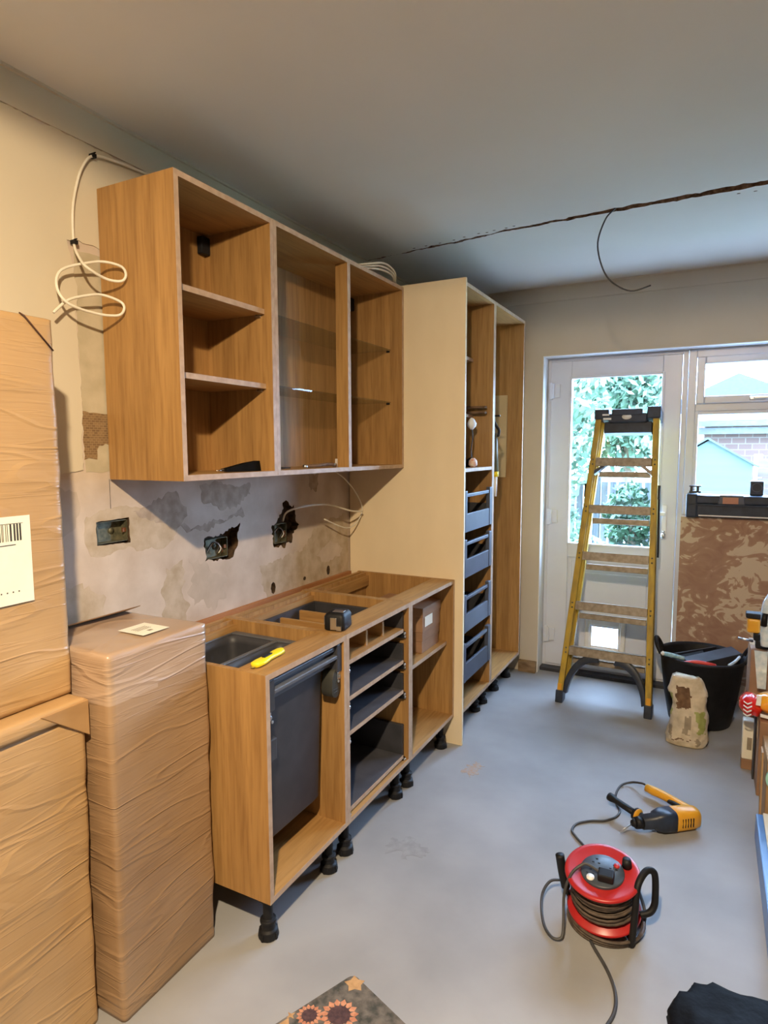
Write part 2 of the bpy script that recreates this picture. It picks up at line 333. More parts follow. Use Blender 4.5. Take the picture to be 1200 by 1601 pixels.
# left wall with chopped-out socket holes
def yz(ps): return [(p.x, p.y) for p in ps]
holes = [yz(ragged([(-0.345, 1.222), (-0.214, 1.216), (-0.216, 1.303), (-0.345, 1.298)], 0.004, 0.01, 1)),
         yz(ragged([(0.135, 1.09), (0.30, 1.085), (0.335, 1.15), (0.35, 1.225), (0.26, 1.20), (0.138, 1.185)], 0.012, 0.01, 2)),
         yz(ragged([(0.60, 1.085), (0.70, 1.09), (0.775, 1.17), (0.735, 1.27), (0.66, 1.29), (0.62, 1.22), (0.565, 1.19), (0.57, 1.10)], 0.02, 0.01, 3)),
         yz(ragged([(0.565 + 0.018 * math.cos(t * PI / 4), 0.902 + 0.028 * math.sin(t * PI / 4)) for t in range(8)], 0.003, 0.01, 4)),
         yz(ragged([(0.814 + 0.012 * math.cos(t * PI / 4), 0.900 + 0.010 * math.sin(t * PI / 4)) for t in range(8)], 0.003, 0.01, 5)),
         yz(ragged([(1.029 + 0.016 * math.cos(t * PI / 4), 0.904 + 0.026 * math.sin(t * PI / 4)) for t in range(8)], 0.003, 0.01, 6))]
mb = MB(); holed(mb, [(YF, 0), (YB, 0), (YB, ZC), (YF, ZC)], holes, lambda a, b, d: Vector((-d, a, b)), 0.042)
mb.box(-0.14, -0.06, YF, YB + 0.28, -0.1, ZC + 0.1)
wl = struct('wall_left', mb, [SKIM, DARKH])
def patch(poly, mt, th=0.001, amp=0.016, seed=1, nm='plaster_patch', step=0.012, x0=-0.0004, cut=()):
    mb = MB(); pts = ragged(poly, amp, step, seed)
    ps = [Vector((p.x, p.y, 0)) for p in pts]; hs = [[Vector((q[0], q[1], 0)) for q in holes[k]] for k in cut]; tris = geometry.tessellate_polygon([ps] + hs)
    nout = len(pts); pts = pts + [Vector((q.x, q.y)) for h in hs for q in h]
    a = [mb.bm.verts.new((x0 + th, p.x, p.y)) for p in pts]; b = [mb.bm.verts.new((x0, p.x, p.y)) for p in pts]
    for t in tris:
        try: mb.bm.faces.new([a[i] for i in t])
        except ValueError: pass
    n = nout
    for i in range(n): mb.bm.faces.new([a[i], a[(i + 1) % n], b[(i + 1) % n], b[i]])
    return mb.build(nm, mt, wl)
patch([(YF + 0.01, 1.40), (-0.62, 1.42), (-0.50, 1.455), (-0.385, 1.468), (-0.378, 1.60), (-0.383, 1.90), (-0.372, 2.03), (-0.40, 2.16), (-0.36, 2.17), (-0.20, 2.15), (2.49, 2.15), (2.49, 2.466), (YF + 0.01, 2.466)], PAINT, 0.004, 0.007, 11, 'old_paint_layer')
patch([(-0.372, 1.46), (-0.27, 1.46), (-0.27, 2.14), (-0.378, 2.14)], PATG, 0.0012, 0.004, 12)
patch([(-0.376, 1.50), (-0.33, 1.50), (-0.32, 1.545), (-0.27, 1.55), (-0.27, 1.648), (-0.376, 1.652)], OLDB, 0.0022, 0.010, 13, 'exposed_brick')
patch([(-0.27, 1.58), (-0.27, 1.59), (-0.376, 1.70), (-0.376, 1.69)], PATG, 0.0014, 0.002, 14)
patch([(0.12, 1.395), (0.42, 1.39), (0.42, 1.34), (0.33, 1.29), (0.25, 1.285), (0.13, 1.33)], PATD, 0.0012, 0.02, 21)
patch([(-0.20, 1.32), (0.0, 1.38), (0.05, 1.30), (0.02, 1.25), (0.13, 1.22), (0.25, 1.235), (0.36, 1.29), (0.38, 1.25), (0.30, 1.25), (0.12, 1.235), (0.06, 1.22), (0.0, 1.24), (-0.1, 1.27)], PATD, 0.0010, 0.016, 22)
patch([(-0.38, 1.32), (-0.30, 1.34), (-0.20, 1.335), (-0.08, 1.28), (0.0, 1.25), (-0.02, 1.20), (-0.10, 1.175), (-0.20, 1.195), (-0.37, 1.19), (-0.39, 1.25)], PATT, 0.0007, 0.012, 23, cut=(0,))
patch([(-0.06, 1.10), (0.02, 1.12), (0.03, 0.90), (0.0, 0.80), (-0.07, 0.82), (-0.08, 0.95)], PATT, 0.0008, 0.02, 24)
patch([(0.05, 1.12), (0.16, 1.06), (0.28, 1.0), (0.20, 0.90), (0.07, 0.93)], PINK, 0.0006, 0.03, 25)
patch([(0.47, 1.02), (0.60, 1.03), (0.80, 1.04), (0.95, 1.16), (1.23, 1.20), (1.23, 0.84), (0.52, 0.84), (0.48, 0.95)], PATT, 0.0005, 0.02, 26, cut=(3, 4, 5))
patch([(0.92, 1.0), (1.05, 1.06), (1.18, 1.0), (1.15, 0.96), (1.0, 0.95)], SKIM, 0.0008, 0.02, 28)
patch([(0.85, 1.41), (0.95, 1.41), (0.93, 1.32), (0.88, 1.33)], PATD, 0.001, 0.015, 29)
patch([(-0.47, 1.42), (-0.41, 1.40), (-0.40, 1.34), (-0.43, 1.28), (-0.50, 1.25)], PINK, 0.0008, 0.015, 30)
patch([(-0.60, 1.12), (-0.42, 1.11), (-0.33, 1.06), (-0.33, 0.98), (-0.36, 0.90), (-0.60, 0.80)], PATT, 0.0008, 0.02, 31)
patch([(-0.33, 0.99), (-0.28, 0.98), (-0.29, 0.92), (-0.33, 0.93)], PATT, 0.0008, 0.008, 32)
patch([(-0.288, 1.435), (-0.286, 1.435), (-0.286, 1.31), (-0.288, 1.31)], PRINT, 0.0006, 0.0005, 33, 'pencil_line')
# ceiling with the ragged chase
top = [(0.015, 1.452), (0.5, 1.398), (0.9, 1.352), (1.3, 1.335), (1.7, 1.325), (2.3, 1.31), (3.0, 1.30)]
bot = [(3.0, 1.255), (2.3, 1.262), (1.7, 1.27), (1.3, 1.295), (0.9, 1.325), (0.5, 1.382), (0.015, 1.446)]
chase = yz(ragged(top + bot, 0.012, 0.014, 5))
mb = MB(); holed(mb, [(-0.1, YF), (XR, YF), (XR, YB + 0.28), (-0.1, YB + 0.28)], [chase] +
    [yz(ragged([(px + 0.008 * math.cos(t * PI / 3), py + 0.005 * math.sin(t * PI / 3)) for t in range(6)], 0.002, 0.01, int(px * 90))) for px, py in
     [(0.33, 1.375), (0.40, 1.37), (0.48, 1.362), (0.56, 1.352), (0.62, 1.335), (0.70, 1.320), (0.74, 1.325), (0.78, 1.312), (0.84, 1.308), (0.88, 1.300), (1.86, 1.37), (1.80, 1.365)]],
    lambda a, b, d: Vector((a, b, ZC + d)), 0.03)
mb.box(-0.12, XR, YF, YB + 0.28, ZC + 0.05, ZC + 0.15)
struct('ceiling', mb, [CEIL, CHASE])
# coving bands / lip
mb = MB().box(0.0, 0.006, YF, YB, 2.47, 2.57).box(0.0, 0.016, YF, YB, 2.562, 2.575)
struct('trim_1', mb, PAINT)
mb = MB().box(0.0, XR, YB - 0.006, YB, 2.475, 2.57).box(0.0, XR, YB - 0.014, YB, 2.562, 2.575)
struct('trim_2', mb, BACKW)
OX0, OX1, OZ = 0.742, 2.80, 2.134
mb = MB().box(-0.12, OX0, YB, 2.78, -0.1, ZC).box(OX0, OX1, YB, 2.78, OZ, ZC).box(OX1, XR, YB, 2.78, -0.1, ZC)
struct('wall_back', mb, BACKW)
# plain white reveal lining round the opening
mb = MB().box(OX0, OX0 + 0.004, YB + 0.002, 2.63, 0, OZ).box(OX0, OX1, YB + 0.002, 2.63, OZ - 0.004, OZ)
struct('trim_3', mb, WHITE)
mb = MB().box(1.597, OX1, YB + 0.005, 2.72, 0, 1.118)
struct('wall_back_lower', mb, ADH)
mb = MB().box(XR, XR + 0.1, YF, 2.78, -0.1, ZC); struct('wall_right', mb, RWALL)
mb = MB().box(-0.12, XR + 0.1, YF - 0.1, YF, -0.1, ZC); struct('wall_front', mb, RWALL)
mb = MB().box(0.62, OX0 - 0.002, YB - 0.035, YB, 0, 0.078); struct('baseboard_back', mb, noisy('bare_skirting', srgb(112, 88, 62), srgb(150, 126, 96), (12, 12, 30), 0.8), None, 0.004)

# ------------------------------------------------------------------ back door
YD = 2.63
d = thing('door_1', 'white plastic half-glazed back door with a cat flap', 'door', (1.16, YD, 0), kind='structure')
def ring(mb, x0, x1, z0, z1, w, y0, y1):
    w = w if isinstance(w, tuple) else (w, w, w, w)   # left right bottom top
    mb.box(x0, x0 + w[0], y0, y1, z0, z1); mb.box(x1 - w[1], x1, y0, y1, z0, z1)
    mb.box(x0 + w[0], x1 - w[1], y0, y1, z0, z0 + w[2]); mb.box(x0 + w[0], x1 - w[1], y0, y1, z1 - w[3], z1); return mb
ring(MB(), 0.746, 1.598, 0.0, 2.13, (0.022, 0.030, 0.035, 0.022), 2.635, 2.70).build('door_frame', UPVC, d, 0.003)
ring(MB(), 0.770, 1.566, 0.038, 2.106, (0.135, 0.108, 0.10, 0.112), 2.62, 2.68).box(0.905, 1.458, 2.62, 2.68, 0.80, 0.893).build('door_leaf', UPVC, d, 0.004)
ring(MB(), 0.892, 1.471, 0.882, 2.006, 0.017, 2.612, 2.622).build('glazing_bead', UPVC, d, 0.004)
MB().box(0.905, 1.458, 2.648, 2.654, 0.893, 1.994).build('door_glass', GLASS, d)
MB().box(0.905, 1.458, 2.64, 2.66, 0.351, 0.80).box(0.905, 1.458, 2.64, 2.66, 0.138, 0.199).box(0.905, 1.068, 2.64, 2.66, 0.199, 0.351).box(1.258, 1.458, 2.64, 2.66, 0.199, 0.351).build('lower_panel', UPVC, d)
mb = ring(MB(), 0.915, 1.45, 0.145, 0.79, 0.016, 2.628, 2.642); mb.build('panel_moulding', UPVC, d, 0.003)
mb = MB().box(1.005, 1.41, 2.630, 2.642, 0.46, 0.70).box(0.985, 1.04, 2.630, 2.642, 0.17, 0.40).box(1.29, 1.42, 2.630, 2.642, 0.17, 0.40); mb.build('raised_field', UPVC, d, 0.006)
ring(MB(), 1.035, 1.292, 0.155, 0.40, (0.034, 0.034, 0.045, 0.05), 2.60, 2.642).build('cat_flap_frame', WHITE, d, 0.008)
ring(MB(), 1.068, 1.258, 0.199, 0.351, 0.012, 2.607, 2.632).build('cat_flap_trim', WHITE, d, 0.004)
MB().box(1.078, 1.248, 2.648, 2.652, 0.209, 0.341).build('cat_flap_pane', GLASS, d)
for z in (1.915, 1.07, 0.25):
    MB().box(0.762, 0.786, 2.598, 2.624, z - 0.055, z + 0.055).cyl((0.79, 2.603, z - 0.05), (0.79, 2.603, z + 0.05), 0.008).box(0.79, 0.832, 2.608, 2.622, z - 0.045, z + 0.045).build('hinge', UPVC, d, 0.004)
h = MB().box(1.485, 1.513, 2.608, 2.622, 0.955, 1.175).build('handle_plate', WHITE, d, 0.005)
MB().cyl((1.498, 2.61, 1.12), (1.498, 2.585, 1.12), 0.009).box(1.40, 1.506, 2.572, 2.588, 1.108, 1.132).build('handle_lever', WHITE, h, 0.005)
MB().cyl((1.498, 2.608, 1.005), (1.498, 2.585, 1.005), 0.008).lathe([(0.004, -0.03), (0.014, -0.02), (0.014, 0.0), (0.004, 0.008)], (1.498, 2.583, 0.995), seg=12).build('lock_key', STEEL, h)
mb = MB().box(0.746, 1.598, 2.56, 2.72, 0.0, 0.022); struct('trim_4', mb, DGREY)
# ------------------------------------------------------------------ window
wn = thing('window_1', 'white plastic casement window with a top-hung vent', 'window', (2.2, YD, 1.12), kind='structure')
ring(MB(), 1.600, 2.80, 1.118, 2.13, (0.045, 0.05, 0.06, 0.05), 2.635, 2.70).box(1.645, 2.75, 2.635, 2.70, 1.755, 1.80).build('window_frame', UPVC, wn, 0.004)
ring(MB(), 1.648, 2.747, 1.80, 2.082, 0.045, 2.618, 2.68).build('vent_sash', UPVC, wn, 0.006)
ring(MB(), 1.645, 2.75, 1.178, 1.755, 0.02, 2.628, 2.66).build('fixed_bead', UPVC, wn, 0.003)
MB().box(1.66, 2.74, 2.648, 2.654, 1.81, 2.07).build('upper_pane', GLASS, wn)
MB().box(1.66, 2.74, 2.648, 2.654, 1.19, 1.75).build('lower_pane', GLASS, wn)
MB().box(1.93, 2.01, 2.600, 2.62, 1.813, 1.833).box(1.95, 2.09, 2.588, 2.602, 1.818, 1.832).build('vent_handle', STEEL, wn, 0.004)

# ------------------------------------------------------------------ garden
mb = MB().box(-14, 16, 2.9, 40, -0.35, -0.2); struct('ground_outside', mb, GRASS)
mb = MB().box(-2.5, 6, 2.85, 5.0, -0.3, -0.17); struct('patio', mb, PATIO)
def leafy(mb, c, R, n, size, seed):
    r = random.Random(seed)
    for _ in range(n):
        v = Vector((r.gauss(0, 1), r.gauss(0, 1), r.gauss(0, 1))).normalized() * (r.random() ** 0.4)
        p = Vector((c[0] + v.x * R[0], c[1] + v.y * R[1], c[2] + v.z * R[2]))
        a = Vector((r.gauss(0, 1), r.gauss(0, 1), r.gauss(0, 1))).normalized(); b = a.orthogonal().normalized(); s = size * (0.6 + r.random() * 0.8)
        vs = [mb.bm.verts.new(p + q) for q in (-a * s, b * s * 0.45, a * s, -b * s * 0.45)]
        mb.faces([mb.bm.faces.new(vs)])
def shrub(name, label, cat, x, y, h, R, n, size, seed, mt):
    t = thing(name, label, cat, (x, y, -0.2))
    mb = MB().tube([(x, y, -0.2), (x + 0.05, y, h * 0.4), (x - 0.03, y, h * 0.75)], 0.04 + 0.02 * h, 8)
    for k in range(5): mb.tube([(x, y, h * 0.35), (x + R[0] * 0.6 * math.cos(k * 1.3), y + R[1] * 0.6 * math.sin(k * 1.3), h * 0.7)], 0.02, 6)
    mb.build('trunk', BARK, t)
    mb = MB(); leafy(mb, (x, y, h - R[2] * 0.8), R, n, size, seed); mb.build('foliage', mt, t)
shrub('garden_tree', 'pale green leafy tree filling the top of the door glass', 'tree', -1.2, 8.0, 3.6, (1.6, 1.0, 1.9), 8000, 0.09, 3, LEAF)
shrub('garden_tree', 'tree beyond the fence seen at the upper right of the door glass', 'tree', 0.3, 11.0, 3.6, (0.9, 0.8, 1.4), 3000, 0.10, 4, LEAF)
shrub('garden_bush', 'dark green bush at the left bottom of the door glass', 'bush', 0.05, 5.4, 1.15, (0.45, 0.4, 0.75), 2200, 0.05, 5, LEAF2)
shrub('garden_bush', 'dark bush in front of the fence right of the ladder steps', 'bush', 0.80, 7.2, 1.0, (0.33, 0.3, 0.5), 1200, 0.05, 6, LEAF2)
shrub('garden_bush', 'low flowering bush behind the lowest part of the door glass', 'bush', 0.6, 4.7, 0.62, (0.4, 0.3, 0.35), 900, 0.04, 8, LEAF)
f = thing('garden_fence', 'grey slatted fence panel seen through the back door glass', 'fence', (0.1, 9.0, -0.2))
mb = MB()
for k in range(16): mb.box(-1.0 + k * 0.13, -0.9 + k * 0.13, 9.0, 9.03, -0.2, 1.0)
mb.build('slats', FENCE, f)
for x in (-1.0, 0.1, 1.1): MB().box(x - 0.05, x + 0.05, 9.03, 9.12, -0.2, 1.1).build('post', FENCE, f)
s = thing('garden_shed', 'pale shed gable seen through the lower window pane', 'shed', (1.72, 6.0, -0.2))
MB().prism([(1.2, 6, -0.2), (2.13, 6, -0.2), (2.13, 6, 1.36), (1.72, 6, 1.62), (1.2, 6, 1.30)], (0, 2.0, 0)).build('walls', SHED, s)
MB().prism([(1.70, 5.95, 1.65), (2.19, 5.95, 1.345), (2.19, 5.95, 1.325), (1.70, 5.95, 1.628)], (0, 2.1, 0)).prism([(1.70, 5.95, 1.65), (1.14, 5.95, 1.29), (1.14, 5.95, 1.27), (1.70, 5.95, 1.628)], (0, 2.1, 0)).build('roof', ROOFT, s)
s = thing('brick_house', 'low brick building with gutters behind the shed', 'house', (4.0, 12, -0.2))
MB().box(1.6, 9, 12, 15, -0.2, 1.95).build('wall', HBRICK, s)
MB().prism([(1.5, 11.8, 2.05), (1.5, 15.2, 2.05), (1.5, 13.5, 2.45)], (7.7, 0, 0)).build('roof', ROOFT, s)
MB().box(1.5, 9.2, 11.70, 11.80, 1.95, 2.04).box(1.5, 9.2, 11.8, 11.84, 1.80, 1.92).build('gutter', DGREY, s)
s = thing('far_house', 'far house roof seen through the window top pane', 'house', (3.4, 22, -0.2))
MB().box(0.9, 4.0, 22, 28, -0.2, 3.0).build('wall', HBRICK, s)
MB().prism([(0.4, 21.8, 3.0), (4.6, 21.8, 3.0), (2.4, 21.8, 3.95)], (0, 6.5, 0)).build('roof', ROOFT, s)
f = thing('garden_fence', 'brown slatted fence beside the shed seen through the window', 'fence', (3.0, 8.0, -0.2))
mb = MB()
FEN2 = noisy('brown_fence', srgb(66, 52, 46), srgb(78, 64, 56), (2, 2, 20), 0.8)
for k in range(12): mb.box(2.3, 5.0, 8.0, 8.03, -0.15 + k * 0.13, -0.04 + k * 0.13)
mb.build('slats', FEN2, f)
for x in (2.3, 3.6, 4.9): MB().box(x - 0.05, x + 0.05, 8.03, 8.1, -0.2, 1.45).build('post', PATIO, f)

# ------------------------------------------------------------------ base cabinets
XB, XBK, TH = 0.619, 0.06, 0.018
def leg(parent, x, y, h=0.15):
    MB().lathe([(0.030, 0.0), (0.033, 0.008), (0.030, 0.028), (0.022, 0.032), (0.021, 0.05), (0.026, 0.052), (0.026, 0.062), (0.0155, 0.064), (0.0155, h - 0.02), (0.034, h - 0.016), (0.036, h)], (x, y, 0), seg=18) \
      .box(x - 0.034, x + 0.034, y - 0.005, y + 0.005, 0.002, 0.024).box(x - 0.005, x + 0.005, y - 0.034, y + 0.034, 0.002, 0.024).build('leg', BLACKP, parent, 0.002)
def edged_panel(name, parent, x0, x1, y0, y1, z0, z1, mt):
    """board whose front (+x) edge carries edge tape"""
    return MB().box(x0, x1 - 0.001, y0, y1, z0, z1).m(1).box(x1 - 0.001, x1, y0, y1, z0, z1).build(name, [mt, EDGE], parent)
def base_cabinet(label, y0, y1, legs):
    t = thing('base_cabinet', label, 'kitchen cabinet', (0.34, (y0 + y1) / 2, 0), 'base cabinets along the left wall')
    a, b = y0 + 0.0008, y1 - 0.0008
    edged_panel('side_panel', t, XBK, XB, a, a + TH, 0.15, 0.87, WZ); edged_panel('side_panel', t, XBK, XB, b - TH, b, 0.15, 0.87, WZ)
    edged_panel('base_panel', t, XBK, XB, a + TH, b - TH, 0.15, 0.15 + TH, WY)
    edged_panel('top_rail', t, 0.502, XB, a + TH, b - TH, 0.87 - TH, 0.87, WY)
    MB().box(0.106, 0.114, a + TH, b - TH, 0.15 + TH, 0.868).build('back_panel', WZ, t)
    MB().box(XBK + 0.004, XBK + 0.022, a + TH, b - TH, 0.77, 0.868).build('rear_rail', WY, t)
    MB().box(0.114, 0.132, a + TH, b - TH, 0.80, 0.852).build('rear_rail', WY, t)
    for y in (a + TH, b - TH - 0.012): MB().box(0.09, 0.104, y, y + 0.012, 0.70, 0.76).build('fixing_bracket', STEEL, t)
    for y in legs:
        leg(t, 0.572, y); leg(t, 0.13, y)
    return t
Y0, Y1, Y2, Y3 = -0.2807, 0.180, 0.7201, 1.2465
b1 = base_cabinet('oak-effect base cabinet holding dark pull-out bins, nearest the camera', Y0, Y1, (-0.235, 0.118))
b2 = base_cabinet('oak-effect base cabinet with four open drawers without fronts, middle of the run', Y1, Y2, (0.232, 0.665))
b3 = base_cabinet('oak-effect base cabinet with a shelf carrying two small cartons, beside the cream panel', Y2, Y3, (0.775, 1.185))
edged_panel('shelf', b3, 0.116, 0.585, Y2 + TH + 0.002, Y3 - TH - 0.002, 0.534, 0.552, WY)
one('wall_batten', MB().box(0.002, 0.022, Y0 + 0.02, Y3 - 0.02, 0.80, 0.868).box(0.022, 0.055, Y0 + 0.02, Y3 - 0.02, 0.83, 0.848), noisy('reddish_batten', srgb(156, 104, 62), srgb(178, 124, 78), (20, 2, 20), 0.7), 'reddish timber batten fixed to the wall behind the base cabinets', 'batten')
# bins frame (part of cabinet 1)
yl, yr = Y0 + 0.0208, Y1 - 0.0208
bf = MB().box(0.575, 0.603, yl + 0.03, yr - 0.03, 0.823, 0.838).box(0.590, 0.612, yl + 0.03, yr - 0.03, 0.795, 0.809).box(0.575, 0.582, yl + 0.03, yr - 0.03, 0.765, 0.845).build('bin_carrier_bar', RAILG, b1, 0.003)
for y, s in ((yl, 1), (yr, -1)):
    MB().box(0.555, 0.612, min(y, y + s * 0.032), max(y, y + s * 0.032), 0.745, 0.846).box(0.12, 0.56, min(y, y + s * 0.012), max(y, y + s * 0.012), 0.735, 0.765).build('runner', DGREY, b1, 0.003)
    MB().box(0.58, 0.606, min(y, y + s * 0.02), max(y, y + s * 0.02), 0.715, 0.742).cyl((0.607, y + s * 0.012, 0.728), (0.611, y + s * 0.012, 0.728), 0.006).cyl((0.607, y + s * 0.02, 0.712), (0.611, y + s * 0.02, 0.712), 0.005).build('runner_clip', STEEL, b1, 0.001)
MB().box(0.585, 0.606, yl + 0.002, yl + 0.046, 0.585, 0.655).box(0.57, 0.60, yl + 0.004, yl + 0.02, 0.655, 0.72).box(0.575, 0.595, yl + 0.012, yl + 0.030, 0.53, 0.585).build('damper_block', DGREY, b1, 0.004)
MB().rings([[(0.56 + a, yr - 0.028 + 0.030 * math.cos(t), 0.688 + (0.034 if math.sin(t) < 0 else 0.07) * math.sin(t)) for t in [2 * PI * k / 24 for k in range(24)]] for a in (0.0, 0.045)]).box(0.604, 0.6065, yr - 0.05, yr - 0.008, 0.675, 0.678).box(0.604, 0.6065, yr - 0.05, yr - 0.008, 0.686, 0.689).build('damper_cap', noisy('olive_black', srgb(52, 52, 48), srgb(62, 62, 56), (10, 10, 10), 0.5), b1, 0.003)
MB().box(0.343, 0.359, yl + 0.034, yr - 0.036, 0.815, 0.829).box(0.134, 0.57, yl + 0.014, yl + 0.034, 0.80, 0.829).box(0.134, 0.57, yr - 0.036, yr - 0.008, 0.80, 0.829).box(0.134, 0.1395, yl + 0.03, yr - 0.03, 0.80, 0.829).build('bin_surround', RAILG, b1, 0.003)
def rrect(x0, x1, y0, y1, z, r, n=5):
    out = []
    for (cx_, cy_, a0) in ((x1 - r, y1 - r, 0), (x0 + r, y1 - r, PI / 2), (x0 + r, y0 + r, PI), (x1 - r, y0 + r, 1.5 * PI)):
        for k in range(n + 1):
            a = a0 + PI / 2 * k / n; out.append((cx_ + r * math.cos(a), cy_ + r * math.sin(a), z))
    return out
def bin_(label, x0, x1, y0, y1, z0, z1):
    R = []
    for z, i in ((z0, 0.028), (z0 + 0.012, 0.018), (z1 - 0.05, 0.006), (z1 - 0.03, 0.003), (z1 - 0.028, -0.003), (z1, -0.003), (z1, 0.004), (z1 - 0.03, 0.007), (z0 + 0.016, 0.024)):
        R.append(rrect(x0 + i, x1 - i, y0 + i, y1 - i, z, 0.03))
    return one('waste_bin', MB().rings(R), DGREY, label, 'bin', (x0 / 2 + x1 / 2, (y0 + y1) / 2, z0), group=None)
bin_('dark grey waste bin at the front of the pull-out cabinet', 0.361, 0.573, yl + 0.036, yr - 0.04, 0.285, 0.824)
bin_('dark grey waste bin at the back of the pull-out cabinet', 0.140, 0.341, yl + 0.036, yr - 0.04, 0.285, 0.824)
# drawers
def drawer(zb, sideh, wooden=False):
    a, b = Y1 + TH + 0.014, Y2 - TH - 0.014
    mt = [WY, EDGE] if wooden else [DRAWG, EDGE]
    dr = MB().box(0.135, 0.602, a + 0.010, b - 0.010, zb, zb + 0.016).m(1).box(0.602, 0.604, a + 0.010, b - 0.010, zb, zb + 0.016).build('drawer', mt, b2, label='light oak inner drawer tray with dividers' if wooden else None)
    for y0_, y1_ in ((a - 0.008, a + 0.010), (b - 0.010, b + 0.008)):
        MB().box(0.135, 0.598, y0_, y1_, zb + 0.004, zb + sideh).build('drawer_side', DGREY, dr, 0.002)
        MB().box(0.15, 0.604, (y0_ + y1_) / 2 - 0.011, (y0_ + y1_) / 2 + 0.011, zb - 0.026, zb + 0.0).build('drawer_runner', BLACKP, dr, 0.001)
        MB().cyl((0.604, (y0_ + y1_) / 2, zb - 0.008), (0.609, (y0_ + y1_) / 2, zb - 0.008), 0.007).cyl((0.604, (y0_ + y1_) / 2 + 0.004, zb - 0.022), (0.609, (y0_ + y1_) / 2 + 0.004, zb - 0.022), 0.006).build('drawer_screw', STEEL, dr)
    MB().box(0.137, 0.150, a + 0.010, b - 0.010, zb + 0.016, zb + sideh).build('drawer_back', DGREY, dr)
    return dr
d1 = drawer(0.745, 0.085, True)
for y in (0.40, 0.54): MB().box(0.16, 0.575, y, y + 0.014, 0.761, 0.822).build('drawer_divider', WX, d1)
MB().box(0.562, 0.576, 0.245, 0.54, 0.762, 0.80).bm.free()
drawer(0.607, 0.085); drawer(0.474, 0.085); drawer(0.178, 0.15)

# ------------------------------------------------------------------ cream panel and larders
one('end_panel', MB().box(0.004, 0.664, Y3 + 0.0015, Y3 + 0.0195, 0.0, 2.354), CREAM, 'tall cream end panel between the low cabinets and the tall larders', 'panel', (0.33, 1.256, 0), 0.0008)
LA, LB, LC, XL = Y3 + 0.021, 1.762, 2.386, 0.648
def larder(label, y0, y1, legs):
    t = thing('larder_cabinet', label, 'tall cabinet', (0.34, (y0 + y1) / 2, 0), 'tall larders by the back wall')
    a, b = y0 + 0.0008, y1 - 0.0008
    edged_panel('side_panel', t, 0.02, XL, a, a + TH, 0.15, 2.346, WZ); edged_panel('side_panel', t, 0.02, XL, b - TH, b, 0.15, 2.346, WZ)
    edged_panel('base_panel', t, 0.02, XL, a + TH, b - TH, 0.15, 0.168, WY); edged_panel('top_panel', t, 0.02, XL, a + TH, b - TH, 2.328, 2.346, WY)
    MB().box(0.04, 0.048, a + TH, b - TH, 0.168, 2.328).build('back_panel', WZ, t)
    for y in legs: leg(t, 0.575, y); leg(t, 0.12, y)
    return t
l1 = larder('oak-effect tall larder with four steel-fronted drawers and upper shelves', LA, LB, (1.32, 1.70))
l2 = larder('oak-effect tall larder standing empty but for a leaning board, against the back wall', LB, LC, (1.83, 2.06, 2.32))
edged_panel('shelf', l1, 0.05, 0.53, LA + TH + 0.002, LB - TH - 0.002, 2.02, 2.038, WY)
edged_panel('shelf', l1, 0.05, 0.53, LA + TH + 0.002, LB - TH - 0.002, 1.708, 1.726, WY)
edged_panel('fixed_shelf', l1, 0.05, XL - 0.002, LA + TH, LB - TH, 1.414, 1.432, WY)
for zt, zb in ((1.318, 1.105), (1.068, 0.868), (0.780, 0.578), (0.522, 0.312)):
    a, b = LA + TH + 0.012, LB - TH - 0.010
    dr = MB().box(0.638, 0.652, a + 0.03, b - 0.03, zb, zb + 0.095).build('drawer', BLUEST, l1, 0.002, label='steel blue drawer front with an open slot')
    MB().box(0.634, 0.650, a + 0.03, b - 0.03, zt - 0.034, zt - 0.016).build('gallery_rail', BLUEST, dr, 0.003)
    for y0_, y1_ in ((a, a + 0.03), (b - 0.045, b)):
        MB().box(0.632, 0.655, y0_, y1_, zb, zt).build('corner_post', BLUEST, dr, 0.003)
    for y0_, y1_ in ((a, a + 0.014), (b - 0.014, b)): MB().box(0.14, 0.634, y0_, y1_, zb + 0.01, zb + 0.12).build('drawer_side', DGREY, dr)
    MB().box(0.14, 0.636, a + 0.014, b - 0.014, zb + 0.006, zb + 0.02).build('drawer_base', DGREY, dr)
    MB().box(0.14, 0.155, a + 0.014, b - 0.014, zb + 0.02, zb + 0.15).build('drawer_back', DGREY, dr)

# ------------------------------------------------------------------ wall cabinets
W0, W1, XW, ZB, ZT = -0.2893, 0.178, 0.3324, 1.4346, 2.344
def wall_cab(label, y0, y1):
    t = thing('wall_cabinet', label, 'wall cabinet', (0.17, (y0 + y1) / 2, ZB), 'wall cabinets over the base run')
    a, b = y0 + 0.0006, y1 - 0.0006
    edged_panel('side_panel', t, 0.006, XW, a, a + TH, ZB, ZT, WZ); edged_panel('side_panel', t, 0.006, XW, b - TH, b, ZB, ZT, WZ)
    edged_panel('bottom_panel', t, 0.006, XW, a + TH, b - TH, ZB, ZB + TH, WY); edged_panel('top_panel', t, 0.006, XW, a + TH, b - TH, ZT - TH, ZT, WY)
    MB().box(0.022, 0.030, a + TH, b - TH, ZB + TH, ZT - TH).build('back_panel', WZ, t)
    for y in (a + TH, b - TH - 0.045): MB().box(0.031, 0.056, y, y + 0.045, ZT - TH - 0.075, ZT - TH - 0.012).build('hanging_bracket', BLACKP, t, 0.004)
    return t
w1 = wall_cab('oak-effect wall cabinet with two wooden shelves, nearest the camera', W0, W1)
w2 = wall_cab('wide oak-effect wall cabinet with glass shelves and a centre post', W1, Y3 - 0.001)
